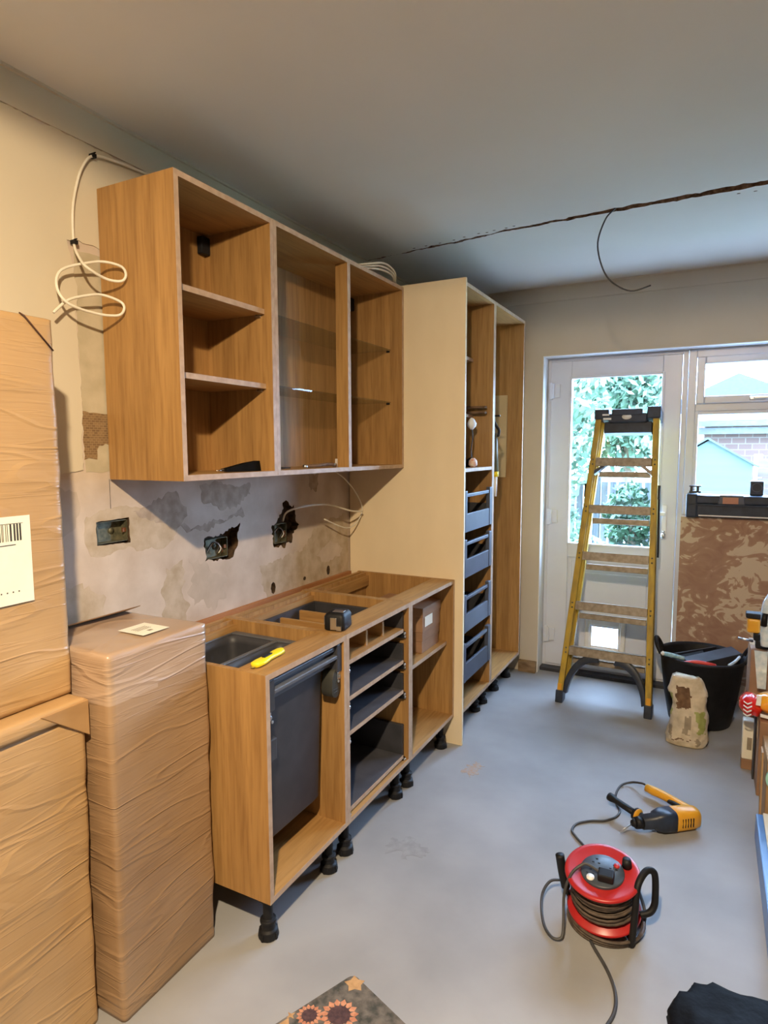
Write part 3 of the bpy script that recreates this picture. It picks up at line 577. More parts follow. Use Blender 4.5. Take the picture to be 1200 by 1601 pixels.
for z in (2.032, 1.768):
    edged_panel('shelf', w1, 0.033, 0.302, W0 + TH + 0.002, W1 - TH - 0.002, z - 0.018, z, WY)
    for y in (W0 + TH + 0.0005, W1 - TH - 0.009): MB().cyl((0.27, y, z - 0.021), (0.27, y + 0.008, z - 0.021), 0.003).box(0.262, 0.286, y, y + 0.008, z - 0.028, z - 0.0185).build('shelf_support', STEEL, w1)
    MB().box(0.033, 0.268, W1 + TH + 0.002, Y3 - TH - 0.003, z, z + 0.006).build('glass_shelf', SGLASS, w2, label='clear glass shelf')
    for y in (W1 + TH + 0.0005, Y3 - TH - 0.0095): MB().box(0.245, 0.262, y, y + 0.008, z - 0.008, z - 0.0005).build('shelf_support', BLACKP, w2)
edged_panel('centre_post', w2, 0.272, XW, 0.6906, 0.7146, ZB + TH, ZT - TH, WZ)

# ------------------------------------------------------------------ sockets, cables
def socket_box(label, y0, y1, z0, z1, wires=True):
    t = thing('socket_back_box', label, 'socket box', (-0.02, (y0 + y1) / 2, z0), 'metal socket back boxes')
    mb = MB().box(-0.040, -0.038, y0, y1, z0, z1)
    for a in ((y0, y0 + 0.002, z0, z1), (y1 - 0.002, y1, z0, z1), (y0, y1, z0, z0 + 0.002), (y0, y1, z1 - 0.002, z1)): mb.box(-0.038, -0.006, *a)
    mb.cyl((-0.037, (y0 + y1) / 2 + 0.02, (z0 + z1) / 2), (-0.035, (y0 + y1) / 2 + 0.02, (z0 + z1) / 2), 0.011)
    mb.build('metal_box', GALV, t)
    MB().box(-0.016, -0.010, y1 - 0.016, y1 - 0.003, (z0 + z1) / 2 - 0.006, (z0 + z1) / 2 + 0.008).build('fixing_lug', noisy('brass_lug_%d' % int(y0 * 100), srgb(130, 80, 50), srgb(150, 96, 60), (30, 30, 30), 0.5, 0.6), t)
    if wires:
        yc, zc_ = (y0 + y1) / 2, (z0 + z1) / 2
        for k in range(3):
            MB().tube([(-0.037, yc - 0.03, zc_ - 0.02), (-0.012, yc - 0.02 + 0.01 * k, zc_ + 0.025), (-0.004, yc + 0.01 + 0.01 * k, zc_ + 0.01 - 0.01 * k), (-0.012, yc + 0.015 * k, zc_ - 0.022)], 0.0022, 6).build('wire', [GREYC, WHITEC, noisy('brown_wire_%d_%d' % (k, int(y0 * 100)), srgb(92, 56, 34), srgb(110, 70, 44), (20, 20, 20), 0.5)][k], t)
socket_box('empty metal socket box sunk in the wall under the cabinet corner, leftmost', -0.340, -0.219, 1.224, 1.296, False)
socket_box('metal socket box with bent wires in the middle wall hole', 0.150, 0.275, 1.095, 1.175)
socket_box('metal socket box in the ragged hole nearest the cream panel', 0.590, 0.680, 1.10, 1.19)
mb = MB().tube([(0.013, 0.10, 2.478), (0.013, -0.11, 2.459), (0.015, -0.22, 2.45), (0.016, -0.304, 2.434), (0.016, -0.345, 2.385), (0.014, -0.368, 2.32), (0.013, -0.383, 2.245), (0.013, -0.384, 2.152), (0.05, -0.395, 2.10), (0.09, -0.40, 2.066), (0.10, -0.345, 2.046), (0.125, -0.312, 2.044), (0.135, -0.302, 2.062), (0.122, -0.304, 2.088), (0.08, -0.325, 2.103), (0.06, -0.37, 2.093), (0.04, -0.45, 2.055), (0.05, -0.475, 2.00), (0.07, -0.455, 1.955), (0.085, -0.375, 1.940), (0.105, -0.315, 1.943), (0.120, -0.302, 1.960), (0.112, -0.304, 1.984), (0.07, -0.335, 2.004), (0.06, -0.38, 1.995), (0.05, -0.44, 1.97), (0.05, -0.49, 1.925)], 0.0042, 8)
one('electric_cable', mb, WHITEC, 'white cable looping down the wall and coiling beside the wall cabinet side', 'cable', (0.02, -0.3, 2.4))
for k, (y, z) in enumerate([(-0.304, 2.434), (-0.384, 2.155)]):
    one('cable_clip', MB().box(0.0045, 0.024, y - 0.007, y + 0.007, z - 0.006, z + 0.006).cyl((0.01, y, z + 0.008), (0.028, y, z + 0.008), 0.002), BLACKP, ['dark clip holding the white cable at the top of its loop', 'dark clip on the wall just above the coiled cable'][k], 'cable clip', None, 0.001)
for k in range(3):
    o = 0.018 * k
    one('electric_cable', MB().tube([(0.03 + o, 0.70, 2.3482), (0.20 + o, 0.80, 2.35), (0.31 + o * 0.7, 0.90, 2.356 + o * 0.5), (0.335 + o * 0.5, 1.00, 2.37 + o * 0.7), (0.33 + o * 0.4, 1.12, 2.372 + o * 0.4), (0.28 + o * 0.3, 1.245, 2.361), (0.26, 1.40, 2.352 + o * 0.1), (0.2, 1.7, 2.352)], 0.0045, 8), WHITEC, ['rearmost white cable of the three lying across the cabinet tops', 'middle white cable of the three lying across the cabinet tops', 'frontmost and highest white cable lying across the cabinet tops'][k], 'cable', (0.2, 1.0, 2.35), group='white cables on the cabinet tops')
one('electric_cable', MB().tube([(-0.01, 0.66, 1.20), (0.03, 0.64, 1.245), (0.08, 0.70, 1.267), (0.10, 0.88, 1.262), (0.11, 1.08, 1.215), (0.115, 1.19, 1.203)], 0.0045, 8), WHITEC, 'white cable arching from the right-hand wall hole to the cream panel', 'cable', (0.05, 0.66, 1.24))
one('electric_cable', MB().tube([(0.02, 1.03, 1.4325), (0.06, 1.08, 1.39), (0.08, 1.16, 1.32), (0.09, 1.225, 1.235), (0.085, 1.232, 1.18), (0.075, 1.17, 1.13), (0.07, 1.08, 1.125), (0.05, 0.92, 1.185)], 0.0035, 8), WHITEC, 'thin grey cable dropping from under the wall cabinet beside the cream panel', 'cable', (0.05, 1.1, 1.43))
one('electric_cable', MB().tube([(1.34, 1.31, 2.585), (1.32, 1.30, 2.565), (1.287, 1.30, 2.528), (1.26, 1.30, 2.437), (1.279, 1.30, 2.338), (1.322, 1.30, 2.264), (1.403, 1.30, 2.214), (1.485, 1.30, 2.228)], 0.0035, 8), GREYC, 'grey cable hanging in a hook from the ceiling crack', 'cable', (1.3, 1.3, 2.57))

# ------------------------------------------------------------------ wrapped cartons
def wrap_box(x0, x1, y0, y1, z0, z1, seed, step=0.011, amp=0.004, tilt=0.35):
    """carton in stretch film: fine grid with long stretched wrinkles"""
    mb = MB(); bm = mb.bm; key = {}
    def disp(p, n):
        s = p.z + tilt * p.y + 0.2 * p.x; t = p.y - p.x
        a = noise.noise(Vector((s * 55, t * 4, seed))) * 0.12 + noise.noise(Vector((s * 14 + 3, t * 2.2, seed + 5))) * 0.6
        a += noise.noise(Vector((p.x * 5, p.y * 5, p.z * 5 + seed))) * 0.8
        return n * a * amp
    def vert(p):
        k = (round(p.x, 4), round(p.y, 4), round(p.z, 4))
        if k not in key:
            n = Vector((0, 0, 0))
            if p.x > x1 - 1e-5: n.x = 1
            elif p.x < x0 + 1e-5: n.x = -1
            if p.y > y1 - 1e-5: n.y = 1
            elif p.y < y0 + 1e-5: n.y = -1
            if p.z > z1 - 1e-5: n.z = 1
            c = sum(abs(q) for q in n)
            q = p.copy()
            if c > 1: q -= n * 0.0035
            dd = disp(p, n)
            if p.z < z0 + 0.03: dd *= 0.2
            key[k] = bm.verts.new(q + dd)
        return key[k]
    X, Y, Z = Vector((x1 - x0, 0, 0)), Vector((0, y1 - y0, 0)), Vector((0, 0, z1 - z0))
    for o, u, v in ((Vector((x0, y0, z0)), X, Z), (Vector((x0, y1, z0)), X, Z), (Vector((x1, y0, z0)), Y, Z), (Vector((x0, y0, z0)), Y, Z), (Vector((x0, y0, z1)), X, Y), (Vector((x0, y0, z0)), X, Y)):
        nu = max(2, int(u.length / step)); nv = max(2, int(v.length / step))
        for i in range(nu):
            for j in range(nv):
                f = bm.faces.new([vert(o + u * (i / nu) + v * (j / nv)), vert(o + u * ((i + 1) / nu) + v * (j / nv)), vert(o + u * ((i + 1) / nu) + v * ((j + 1) / nv)), vert(o + u * (i / nu) + v * ((j + 1) / nv))])
                f.smooth = True
    return mb
c1 = thing('wrapped_carton', 'film-wrapped brown carton with a white label, standing on the larger carton', 'carton', (0.17, -1.0, 0.9))
wrap_box(0.02, 0.30, -1.40, -0.670, 0.905, 1.850, 1, amp=0.004, tilt=-0.12).build('carton_body', FILM, c1)
lb = MB().box(0.304, 0.3048, -1.02, -0.762, 1.168, 1.376).build('shipping_label', PAPER, c1, label='white paper label with a barcode')
mb = MB(); y = -0.785
r = random.Random(5)
while y > -1.0:
    wd = r.choice([0.0012, 0.0024, 0.004]); mb.box(0.3048, 0.3054, y - wd, y, 1.318, 1.358); y -= wd + r.choice([0.0018, 0.003, 0.005])
mb.box(0.3048, 0.3054, -1.0, -0.78, 1.3585, 1.3595); mb.box(0.3048, 0.3054, -0.86, -0.80, 1.308, 1.310)
for k in range(7): mb.box(0.3048, 0.3054, -0.80 - k * 0.014, -0.797 - k * 0.014, 1.196, 1.199)
mb.build('barcode', PRINT, lb)
MB().tube([(0.296, -0.752, 1.851), (0.304, -0.746, 1.845), (0.304, -0.676, 1.773)], 0.0022, 6, 1).build('folded_flap_edge', noisy('dark_fold', srgb(70, 40, 24), srgb(86, 52, 32), (20, 20, 20), 0.6), c1)
c2 = thing('wrapped_carton', 'large film-wrapped carton standing on the floor at the left frame edge', 'carton', (0.2, -1.1, 0))
wrap_box(0.015, 0.350, -1.50, -0.678, 0.0, 0.86, 2, amp=0.0045, tilt=-0.15).build('carton_body', FILM, c2)
wrap_box(0.012, 0.358, -1.51, -0.670, 0.862, 0.900, 3, amp=0.003).build('carton_lid', FILM, c2)
MB().prism([(0.352, -0.671, 0.895), (0.352, -0.80, 0.895), (0.352, -0.671, 0.80)], (0.009, 0, 0)).build('corner_flap', CARD, c2, 0.002)
c3 = thing('wrapped_carton', 'knee-to-waist-high film-wrapped carton beside the bin cabinet', 'carton', (0.24, -0.48, 0))
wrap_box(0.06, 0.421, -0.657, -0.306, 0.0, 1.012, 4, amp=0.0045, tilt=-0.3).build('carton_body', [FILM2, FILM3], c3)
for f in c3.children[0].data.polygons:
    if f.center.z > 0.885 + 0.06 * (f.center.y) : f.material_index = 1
MB().box(0.27, 0.372, -0.50, -0.405, 1.017, 1.0178, Matrix.Identity(4)).build('shipping_label', PAPER, c3, label='white label on the top face')
mb = MB()
for k in range(4): mb.box(0.300 + k * 0.008, 0.303 + k * 0.008, -0.48, -0.43, 1.0178, 1.0182)
mb.box(0.340, 0.352, -0.46, -0.445, 1.0178, 1.0182).build('label_print', BAGS, c3)
MB().prism([(0.075, -0.655, 1.008), (0.085, -0.31, 1.010), (0.145, -0.31, 1.032), (0.125, -0.655, 1.026)], (0.002, 0, 0.003)).build('loose_flap', CARD, c3)

# ------------------------------------------------------------------ small things on the cabinets
k = thing('utility_knife', 'yellow utility knife lying on the bin cabinet front rail', 'knife', (0.53, -0.16, 0.871))
a = Vector((0.548, -0.243, 0.8715)); b = Vector((0.533, -0.086, 0.8715)); dv = (b - a); sv = Vector((dv.y, -dv.x, 0)).normalized()
prof = [(0.0, 0.010), (0.04, 0.018), (0.2, 0.0215), (0.36, 0.019), (0.46, 0.0145), (0.60, 0.016), (0.80, 0.019), (0.95, 0.017), (1.0, 0.010)]
R = []
for t, wd in prof:
    c = a + dv * t + Vector((0, 0, 0.0085)); R.append([c + sv * wd * math.cos(q * PI / 8) + Vector((0, 0, 0.0085 * math.copysign(abs(math.sin(q * PI / 8)) ** 0.7, math.sin(q * PI / 8)))) for q in range(16)])
MB().rings(R).build('body', KYELLOW, k)
c = a + dv * 0.45; MB().box(-0.022, 0.022, -0.006, 0.006, 0.016, 0.020, Matrix.Translation(c) @ Matrix.Rotation(math.atan2(dv.y, dv.x), 4, 'Z')).build('slider', BLACKP, k, 0.001)
c = a; MB().box(-0.012, 0.01, -0.004, 0.008, 0.004, 0.0055, Matrix.Translation(c) @ Matrix.Rotation(math.atan2(dv.y, dv.x), 4, 'Z')).build('blade', STEEL, k)
tm = thing('tape_measure', 'black and silver tape measure resting on the front rail between two cabinets', 'tape measure', (0.545, 0.235, 0.871))
T = Matrix.Translation((0.545, 0.243, 0.8705)) @ Matrix.Rotation(math.radians(12), 4, 'Z')
R = []
for z, i in ((0, 0.004), (0.006, 0), (0.052, 0), (0.062, 0.006), (0.066, 0.014)):
    R.append([T @ Vector(p) for p in rrect(-0.040 + i, 0.040 - i, -0.048 + i, 0.048 - i, z, 0.016 if i < 0.01 else 0.012)])
MB().rings(R).build('case', BLACKP, tm)
MB().box(-0.040, -0.0395 + 0.002, -0.040, 0.040, 0.02, 0.05, T).box(-0.012, 0.030, -0.026, 0.006, 0.066, 0.0675, T).build('silver_badge', STEEL, tm, 0.0005)
MB().box(-0.012, 0.012, -0.0525, -0.048, 0.006, 0.050, T).build('belt_clip', STEEL, tm, 0.001)
MB().box(0.012, 0.030, -0.053, -0.047, 0.004, 0.02, T).build('tape_hook', STEEL, tm)
# two small cartons on the shelf of cabinet 3
def small_carton(label, x0, x1, y0, y1, z0, z1, tape):
    t = thing('small_carton', label, 'carton', ((x0 + x1) / 2, (y0 + y1) / 2, z0), 'brown cartons in the shelf cabinet')
    MB().box(x0, x1, y0, y1, z0, z1 - 0.02).build('box_body', CARDP, t, 0.002)
    MB().box(x0 - 0.003, x1 + 0.003, y0 - 0.003, y1 + 0.003, z1 - 0.045, z1).build('lid', CARDP, t, 0.002)
    if tape: MB().box(x1 + 0.003, x1 + 0.0036, y0 + 0.02, y0 + 0.11, z1 - 0.095, z1 - 0.045).build('paper_label', PAPER, t, label='white address label')
small_carton('lower brown carton on the shelf beside the drawer cabinet', 0.27, 0.555, 0.985, 1.190, 0.5525, 0.655, False)
small_carton('upper brown carton with a white label on the shelf beside the drawer cabinet', 0.27, 0.560, 0.98, 1.195, 0.6555, 0.775, True)
# tools in the wall cabinets
t = thing('taper_tool', 'black tapered tool handle with a steel tip lying in the near wall cabinet', 'hand tool', (0.27, 0.04, ZB + TH))
zb = ZB + TH + 0.0005
MB().prism([(0.262, -0.05, zb + 0.002), (0.262, 0.135, zb), (0.262, 0.128, zb + 0.037), (0.262, 0.06, zb + 0.030), (0.262, -0.05, zb + 0.012)], (0.028, 0, 0)).build('handle', noisy('matte_black_rubber', srgb(18, 17, 16), srgb(24, 22, 21), (20, 20, 20), 0.95, spec=0.05), t, 0.0015)
MB().cyl((0.276, -0.05, zb + 0.007), (0.276, -0.085, zb + 0.007), 0.005, 0.001).build('tip', STEEL, t)
t = thing('small_pliers', 'small brown-handled hand tool lying in the glass-shelved wall cabinet', 'hand tool', (0.27, 0.55, ZB + TH))
MB().tube([(0.26, 0.47, zb + 0.008), (0.28, 0.53, zb + 0.010), (0.27, 0.60, zb + 0.013), (0.28, 0.645, zb + 0.012)], 0.007, 8).build('handles', BAGB, t)
MB().cyl((0.26, 0.47, zb + 0.007), (0.255, 0.455, zb + 0.007), 0.008).cyl((0.28, 0.645, zb + 0.01), (0.28, 0.665, zb + 0.01), 0.007).build('steel_ends', STEEL, t)
one('white_bracket', MB().box(0.275, 0.278, 0.668, 0.684, zb, zb + 0.036).box(0.262, 0.278, 0.668, 0.684, zb, zb + 0.003), WHITE, 'small white bracket standing beside the centre post', 'bracket', None, 0.0008)
one('screwdriver', MB().cyl((0.29, 0.205, zb + 0.008), (0.27, 0.27, zb + 0.008), 0.008, 0.007).cyl((0.27, 0.27, zb + 0.006), (0.255, 0.36, zb + 0.004), 0.0025), BLACKP, 'black screwdriver lying at the left end of the glass-shelved cabinet', 'screwdriver')
# larder contents
for k in range(4):
    zz = 1.7265 + (k // 2) * 0.03 + 0.008; one('wooden_stick', MB().box(0.40, 0.62, LB - TH - 0.035 - (k % 2) * 0.022, LB - TH - 0.021 - (k % 2) * 0.022, zz - 0.007 + (k // 2) * 0.0, zz + 0.005), BAGB, ['lower dark stick against the divider on the larder shelf', 'lower dark stick nearer the cream panel on the larder shelf', 'upper dark stick against the divider on the larder shelf', 'upper dark stick nearer the cream panel on the larder shelf'][k], 'stick', None, 0.001, 'sticks on the larder shelf')
for kk, x, y in ((0, 0.56, 1.46), (1, 0.575, 1.60)):
    t = thing('inspection_lamp', ['small white-headed lamp standing on the larder shelf beside the cream panel', 'small white-headed lamp on a thin stem, further from the cream panel'][kk], 'lamp', (x, y, 1.4325))
    MB().lathe([(0.03, 0), (0.032, 0.01), (0.028, 0.04), (0.012, 0.05), (0.010, 0.052)], (x, y, 1.4325), seg=20).build('base', BLACKP, t)
    MB().tube([(x, y, 1.48), (x - 0.006, y + 0.012, 1.53), (x + 0.01, y - 0.012, 1.60), (x, y, 1.645)], 0.0035, 8).build('stem', GREYC, t)
    MB().lathe([(0.006, 0), (0.024, 0.02), (0.026, 0.035), (0.012, 0.06), (0.003, 0.066)], (x, y, 1.635), seg=20).build('lamp_head', WHITE, t)
one('work_glove', MB().lathe([(0.012, 0), (0.024, 0.012), (0.022, 0.035), (0.008, 0.05)], (0.60, 1.555, 1.4325), seg=12), noisy('white_orange', srgb(220, 150, 120), srgb(236, 230, 224), (50, 50, 50), 0.6), 'small white and orange bundle at the foot of the larder lamps', 'bundle')
one('leaning_board', MB().prism([(0.30, 2.345, 1.345), (0.548, 2.345, 1.345), (0.548, 2.355, 1.88), (0.30, 2.355, 1.88)], (0, 0.010, 0)), noisy('pale_board', srgb(190, 172, 138), srgb(200, 182, 148), (5, 5, 5), 0.7), 'pale board fixed against the inner side of the far larder', 'board')
t = thing('sealant_gun', 'black sealant gun with a yellow-capped tube hanging in the far larder', 'sealant gun', (0.63, 1.84, 1.5))
YG = 1.84
MB().tube([(0.622, YG, 1.735), (0.626, YG, 1.60), (0.635, YG, 1.38)], 0.006, 8).box(0.612, 0.66, YG - 0.005, YG + 0.005, 1.715, 1.725).tube([(0.62, YG, 1.70), (0.64, YG, 1.66), (0.655, YG, 1.635), (0.65, YG, 1.60)], 0.008, 8).build('frame', BLACKP, t)
MB().cyl((0.626, YG, 1.62), (0.636, YG, 1.40), 0.018).build('cartridge', noisy('olive_tube', srgb(92, 92, 70), srgb(110, 108, 84), (20, 20, 20), 0.5), t)
MB().cyl((0.636, YG, 1.40), (0.637, YG, 1.37), 0.020, 0.018).build('yellow_cap', KYELLOW, t)
MB().cyl((0.637, YG, 1.37), (0.640, YG, 1.255), 0.012, 0.006).build('nozzle', WHITE, t)

# ------------------------------------------------------------------ stepladder (closed, leaning on the door)
LD = thing('stepladder', 'paint-splashed yellow fibreglass stepladder leaning closed against the back door', 'ladder', (1.237, 2.040, 0.0), rot=(-math.atan(0.22), 0, math.radians(-1.0)))
def hw(z): return 0.252 - (0.252 - 0.162) * z / 1.83     # half width at height
def sx(z): return 0.036 * z / 1.83                        # slight sideways lean
H = 1.80
for s in (-1, 1):
    def rail(y0, y1, wdt, inset, z0, z1):
        mb = MB(); R = []
        for z in (z0, z1):
            c = sx(z) + s * (hw(z) - inset); R.append([(c - wdt / 2, y0, z), (c + wdt / 2, y0, z), (c + wdt / 2, y1, z), (c - wdt / 2, y1, z)])
        mb.rings(R)
        for f in mb.bm.faces: f.smooth = False
        return mb
    mb = rail(0.0, 0.008, 0.034, 0.0, 0.07, H - 0.02); m2 = rail(0.0, 0.070, 0.006, -0.014, 0.07, H - 0.02)
    m2.build('front_rail', LADY, LD, 0.002, local=True); o = mb.build('rail_flange', LADY, LD, 0.002, local=True)
    rail(0.064, 0.072, 0.034, 0.0, 0.07, H - 0.02).build('rail_flange', LADY, LD, 0.002, local=True)
    rail(0.082, 0.118, 0.020, 0.016, 0.05, H - 0.05).build('rear_rail', LADY, LD, 0.002, local=True)
    c = sx(0.04) + s * hw(0.04)
    MB().box(c - 0.022, c + 0.022, -0.006, 0.078, -0.002, 0.075).build('foot', LADB, LD, 0.006, local=True)
    MB().box(c - 0.012, c + 0.012, -0.0085, -0.005, 0.075, 0.115).build('foot_sticker', YELLOW, LD, 0.001, local=True)
    # curved brace under the lowest step
    mb = MB(); R = []
    for q in range(9):
        u = q / 8; z = 0.07 + 0.245 * math.sin(u * PI / 2); x = sx(z) + s * (hw(z) - 0.012 - 0.165 * (1 - math.cos(u * PI / 2)))
        n = Vector((s * math.sin(u * PI / 2 + 0.2), 0, math.cos(u * PI / 2 + 0.2))); n = Vector((-s * (0.75 - 0.4 * u), 0, -(0.35 + 0.6 * u))).normalized()
        p = Vector((x, 0, z)); wd = 0.05 * (0.55 + 0.45 * u)
        R.append([p + Vector((0, 0.004, 0)), p + Vector((0, 0.064, 0)), p + n * wd + Vector((0, 0.064, 0)), p + n * wd + Vector((0, 0.004, 0))])
    mb.rings(R).build('foot_brace', LADB, LD, 0.003, local=True)
    # spreader bar folded on the outside
    c0, c1_ = sx(1.32) + s * (hw(1.32) + 0.024), sx(0.95) + s * (hw(0.95) + 0.024)
    MB().tube([(c0, 0.05, 1.34), (c0, 0.05, 1.30), (c1_, 0.07, 0.96), (c1_, 0.07, 0.93)], 0.006, 6, 2).box(c0 - 0.008, c0 + 0.006, 0.03, 0.07, 1.27, 1.35).build('spreader', BLACKP, LD, local=True)
def step(z, first=False):
    w_ = hw(z) - 0.018; c = sx(z)
    st = MB().box(c - w_, c + w_, -0.004, 0.078, z - 0.006, z).box(c - w_, c + w_, -0.004, 0.0, z - 0.052, z).box(c - w_, c + w_, 0.072, 0.078, z - 0.04, z).build('step', LADS, LD, 0.002, local=True)
    MB().box(c - w_ + 0.01, c + w_ - 0.01, 0.086, 0.108, z - 0.105, z - 0.07).build('rear_rung', LADS, LD, 0.002, local=True)
    mb = MB()
    for s in (-1, 1):
        for zz in (z - 0.012, z - 0.04): mb.cyl((c + s * (hw(z)), -0.004, zz), (c + s * hw(z), 0.0, zz), 0.005)
    mb.build('rivets', GALV, st, local=True)
for z in (0.345, 0.62, 0.925, 1.215, 1.51): step(z)
for s in (-1, 1):
    z = 1.46; c = sx(z) + s * (hw(z) - 0.016)
    MB().prism([(c, -0.002, z - 0.055), (c - s * 0.07, -0.002, z + 0.005), (c - s * 0.05, -0.002, z + 0.008), (c - s * 0.0, -0.002, z - 0.03)], (0, 0.05, 0)).build('gusset', LADS if s > 0 else LADB, LD, local=True)
zt = H; w_ = hw(zt)
c = sx(zt)
tp = MB().box(c - w_ - 0.026, c - w_ + 0.06, -0.018, 0.13, zt - 0.05, zt + 0.012).box(c + w_ - 0.05, c + w_ + 0.028, -0.018, 0.13, zt - 0.05, zt + 0.022) \
    .box(c - w_ + 0.06, c + w_ - 0.05, -0.012, 0.13, zt - 0.07, zt - 0.015).box(c - w_ + 0.075, c + w_ - 0.075, -0.016, 0.03, zt - 0.03, zt + 0.012).box(c - w_ + 0.03, c + w_ - 0.02, 0.02, 0.10, zt - 0.13, zt - 0.06).build('top_cap', LADB, LD, 0.006, local=True)
MB().rings([[(c + 0.028 * math.cos(2 * PI * q / 20), yy, zt - 0.038 + 0.017 * math.sin(2 * PI * q / 20)) for q in range(20)] for yy in (-0.014, -0.010)]).build('cap_badge', WHITE, tp, local=True)
MB().box(c - w_ + 0.022, c - w_ + 0.062, -0.021, -0.017, zt - 0.030, zt - 0.020).box(c - w_ + 0.028, c - w_ + 0.075, -0.021, -0.012, zt - 0.056, zt - 0.045).build('cap_slots', WHITE, tp, local=True)

# ------------------------------------------------------------------ tub, sack
t = thing('rubble_tub', 'black flexible two-handled tub full of scraps beside the ladder', 'tub', (1.745, 2.16, 0))
pr = [(0.15, 0.0), (0.158, 0.006), (0.185, 0.15), (0.212, 0.36), (0.222, 0.372), (0.222, 0.386), (0.214, 0.388), (0.206, 0.37), (0.178, 0.15), (0.150, 0.012)]
MB().lathe(pr, (1.745, 2.16, 0), seg=48).build('tub_body', BLACKP, t)
for s, a in ((-1, 0), (1, 0)):
    x = 1.745 + s * 0.214
    MB().tube([(x - s * 0.01, 2.16 - 0.065, 0.375), (x + s * 0.012, 2.16 - 0.055, 0.42), (x + s * 0.022, 2.16, 0.445), (x + s * 0.012, 2.16 + 0.055, 0.42), (x - s * 0.01, 2.16 + 0.065, 0.375)], 0.012, 10).build('handle', BLACKP, t)
def slab(name, label, cat, pts, d, mt): return one(name, MB().prism([Vector(p) for p in pts], d), mt, label, cat, None, 0.002)
slab('offcut_board', 'dark grey board offcut sticking up in the tub, right side', 'offcut', [(1.70, 2.04, 0.30), (1.93, 2.19, 0.30), (1.94, 2.17, 0.41), (1.70, 2.02, 0.355)], (-0.05, 0.07, 0.015), DGREY)
slab('offcut_board', 'black board offcut lying at the back of the tub', 'offcut', [(1.60, 2.18, 0.26), (1.80, 2.31, 0.26), (1.80, 2.31, 0.39), (1.60, 2.18, 0.36)], (0.02, -0.03, 0.01), BLACKP)
slab('offcut_board', 'black board offcut lying across the left of the tub', 'offcut', [(1.575, 2.07, 0.30), (1.76, 2.20, 0.34), (1.75, 2.23, 0.355), (1.575, 2.11, 0.32)], (0, 0, 0.03), BLACKP)
t = thing('paint_roller_handle', 'blue and white tool handle resting on the tub rim', 'tool', (1.60, 1.99, 0.39))
MB().tube([(1.563, 1.985, 0.408), (1.60, 1.995, 0.402), (1.66, 2.02, 0.385)], 0.012, 10).build('handle', noisy('pale_blue', srgb(120, 170, 190), srgb(190, 220, 230), (30, 30, 30), 0.3), t)
MB().lathe([(0.004, -0.012), (0.012, 0), (0.004, 0.012)], (1.556, 1.984, 0.410), seg=12).build('end_knob', WHITE, t)
one('red_tool', MB().tube([(1.66, 1.99, 0.368), (1.72, 1.985, 0.385), (1.79, 1.99, 0.380), (1.81, 2.02, 0.368)], 0.011, 8), noisy('red_grip', srgb(190, 50, 46), srgb(210, 70, 60), (20, 20, 20), 0.4), 'red-handled tool lying in the tub behind the sack', 'tool')
one('clear_plastic_sheet', MB().tube([(1.875, 2.00, 0.385), (1.905, 2.04, 0.40), (1.925, 2.09, 0.41), (1.925, 2.13, 0.40)], 0.008, 8), CLEAR, 'curl of clear plastic film on the right of the tub', 'plastic film')
# sack
cx0, cy0 = 1.690, 1.815
mb = MB(); R = []; NZ, NA = 70, 96
for i in range(NZ + 1):
    u = i / NZ; z = 0.004 + 0.350 * u
    wx = 0.102 - 0.016 * math.sin(u * PI * 0.9) * (1 if u < 0.75 else 0.6) - (0.03 * max(0, u - 0.8) / 0.2); wy = 0.072 - 0.045 * u ** 1.5
    if u < 0.06: wx *= 0.92 + u; wy *= 0.9 + u
    wx *= 1 - 0.15 * math.exp(-((u - 0.60) / 0.12) ** 2) * 0.5
    ring_ = []
    for j in range(NA):
        a = 2 * PI * j / NA; ca, sa = math.cos(a), math.sin(a)
        e = 0.75; x = math.copysign(abs(ca) ** e, ca) * wx; y = math.copysign(abs(sa) ** e, sa) * wy
        n_ = noise.noise(Vector((x * 22, y * 22, z * 16))) * 0.010 + noise.noise(Vector((x * 60, y * 60 + 5, z * 40))) * 0.005
        ring_.append((cx0 - 0.008 * u * 0 + x * (1 + n_ * 8) + 0.012 * math.sin(u * 4), cy0 + y * (1 + n_ * 9), z + (0.02 * noise.noise(Vector((a * 2, 1, 3))) * u ** 3)))
    R.append(ring_)
mb.rings(R)
for f in mb.bm.faces:
    c = f.calc_center_median(); jn = noise.noise(c * 45); jm = noise.noise(c * 45 + Vector((9, 2, 5))); dx, z = c.x - cx0 + 0.014 * jn, c.z + 0.014 * jm
    if c.y > cy0: continue
    if 0.20 < z < 0.31 and -0.05 - 0.1 * (z - 0.25) < dx < 0.022 - 0.25 * abs(z - 0.255): f.material_index = 2
    elif 0.08 < z < 0.19 and 0.042 + (0.19 - z) * 0.12 < dx < 0.088: f.material_index = 1
    elif 0.15 < z < 0.27 and dx < -0.07: f.material_index = 1
    elif 0.02 < z < 0.055 and 0.045 < dx < 0.07: f.material_index = 3
    elif 0.07 < z < 0.16 and -0.01 < dx < 0.02: f.material_index = 3
    elif 0.04 < z < 0.10 and -0.085 < dx < -0.062: f.material_index = 3
    elif 0.0375 < z < 0.044 and -0.07 < dx < 0.03: f.material_index = 2
t = tag(mb.build('plaster_sack', [BAGC, BAGG, BAGB, BAGS], None, 0, (cx0, cy0, 0)), 'torn cream and green paper sack standing on the floor before the black tub', 'sack')

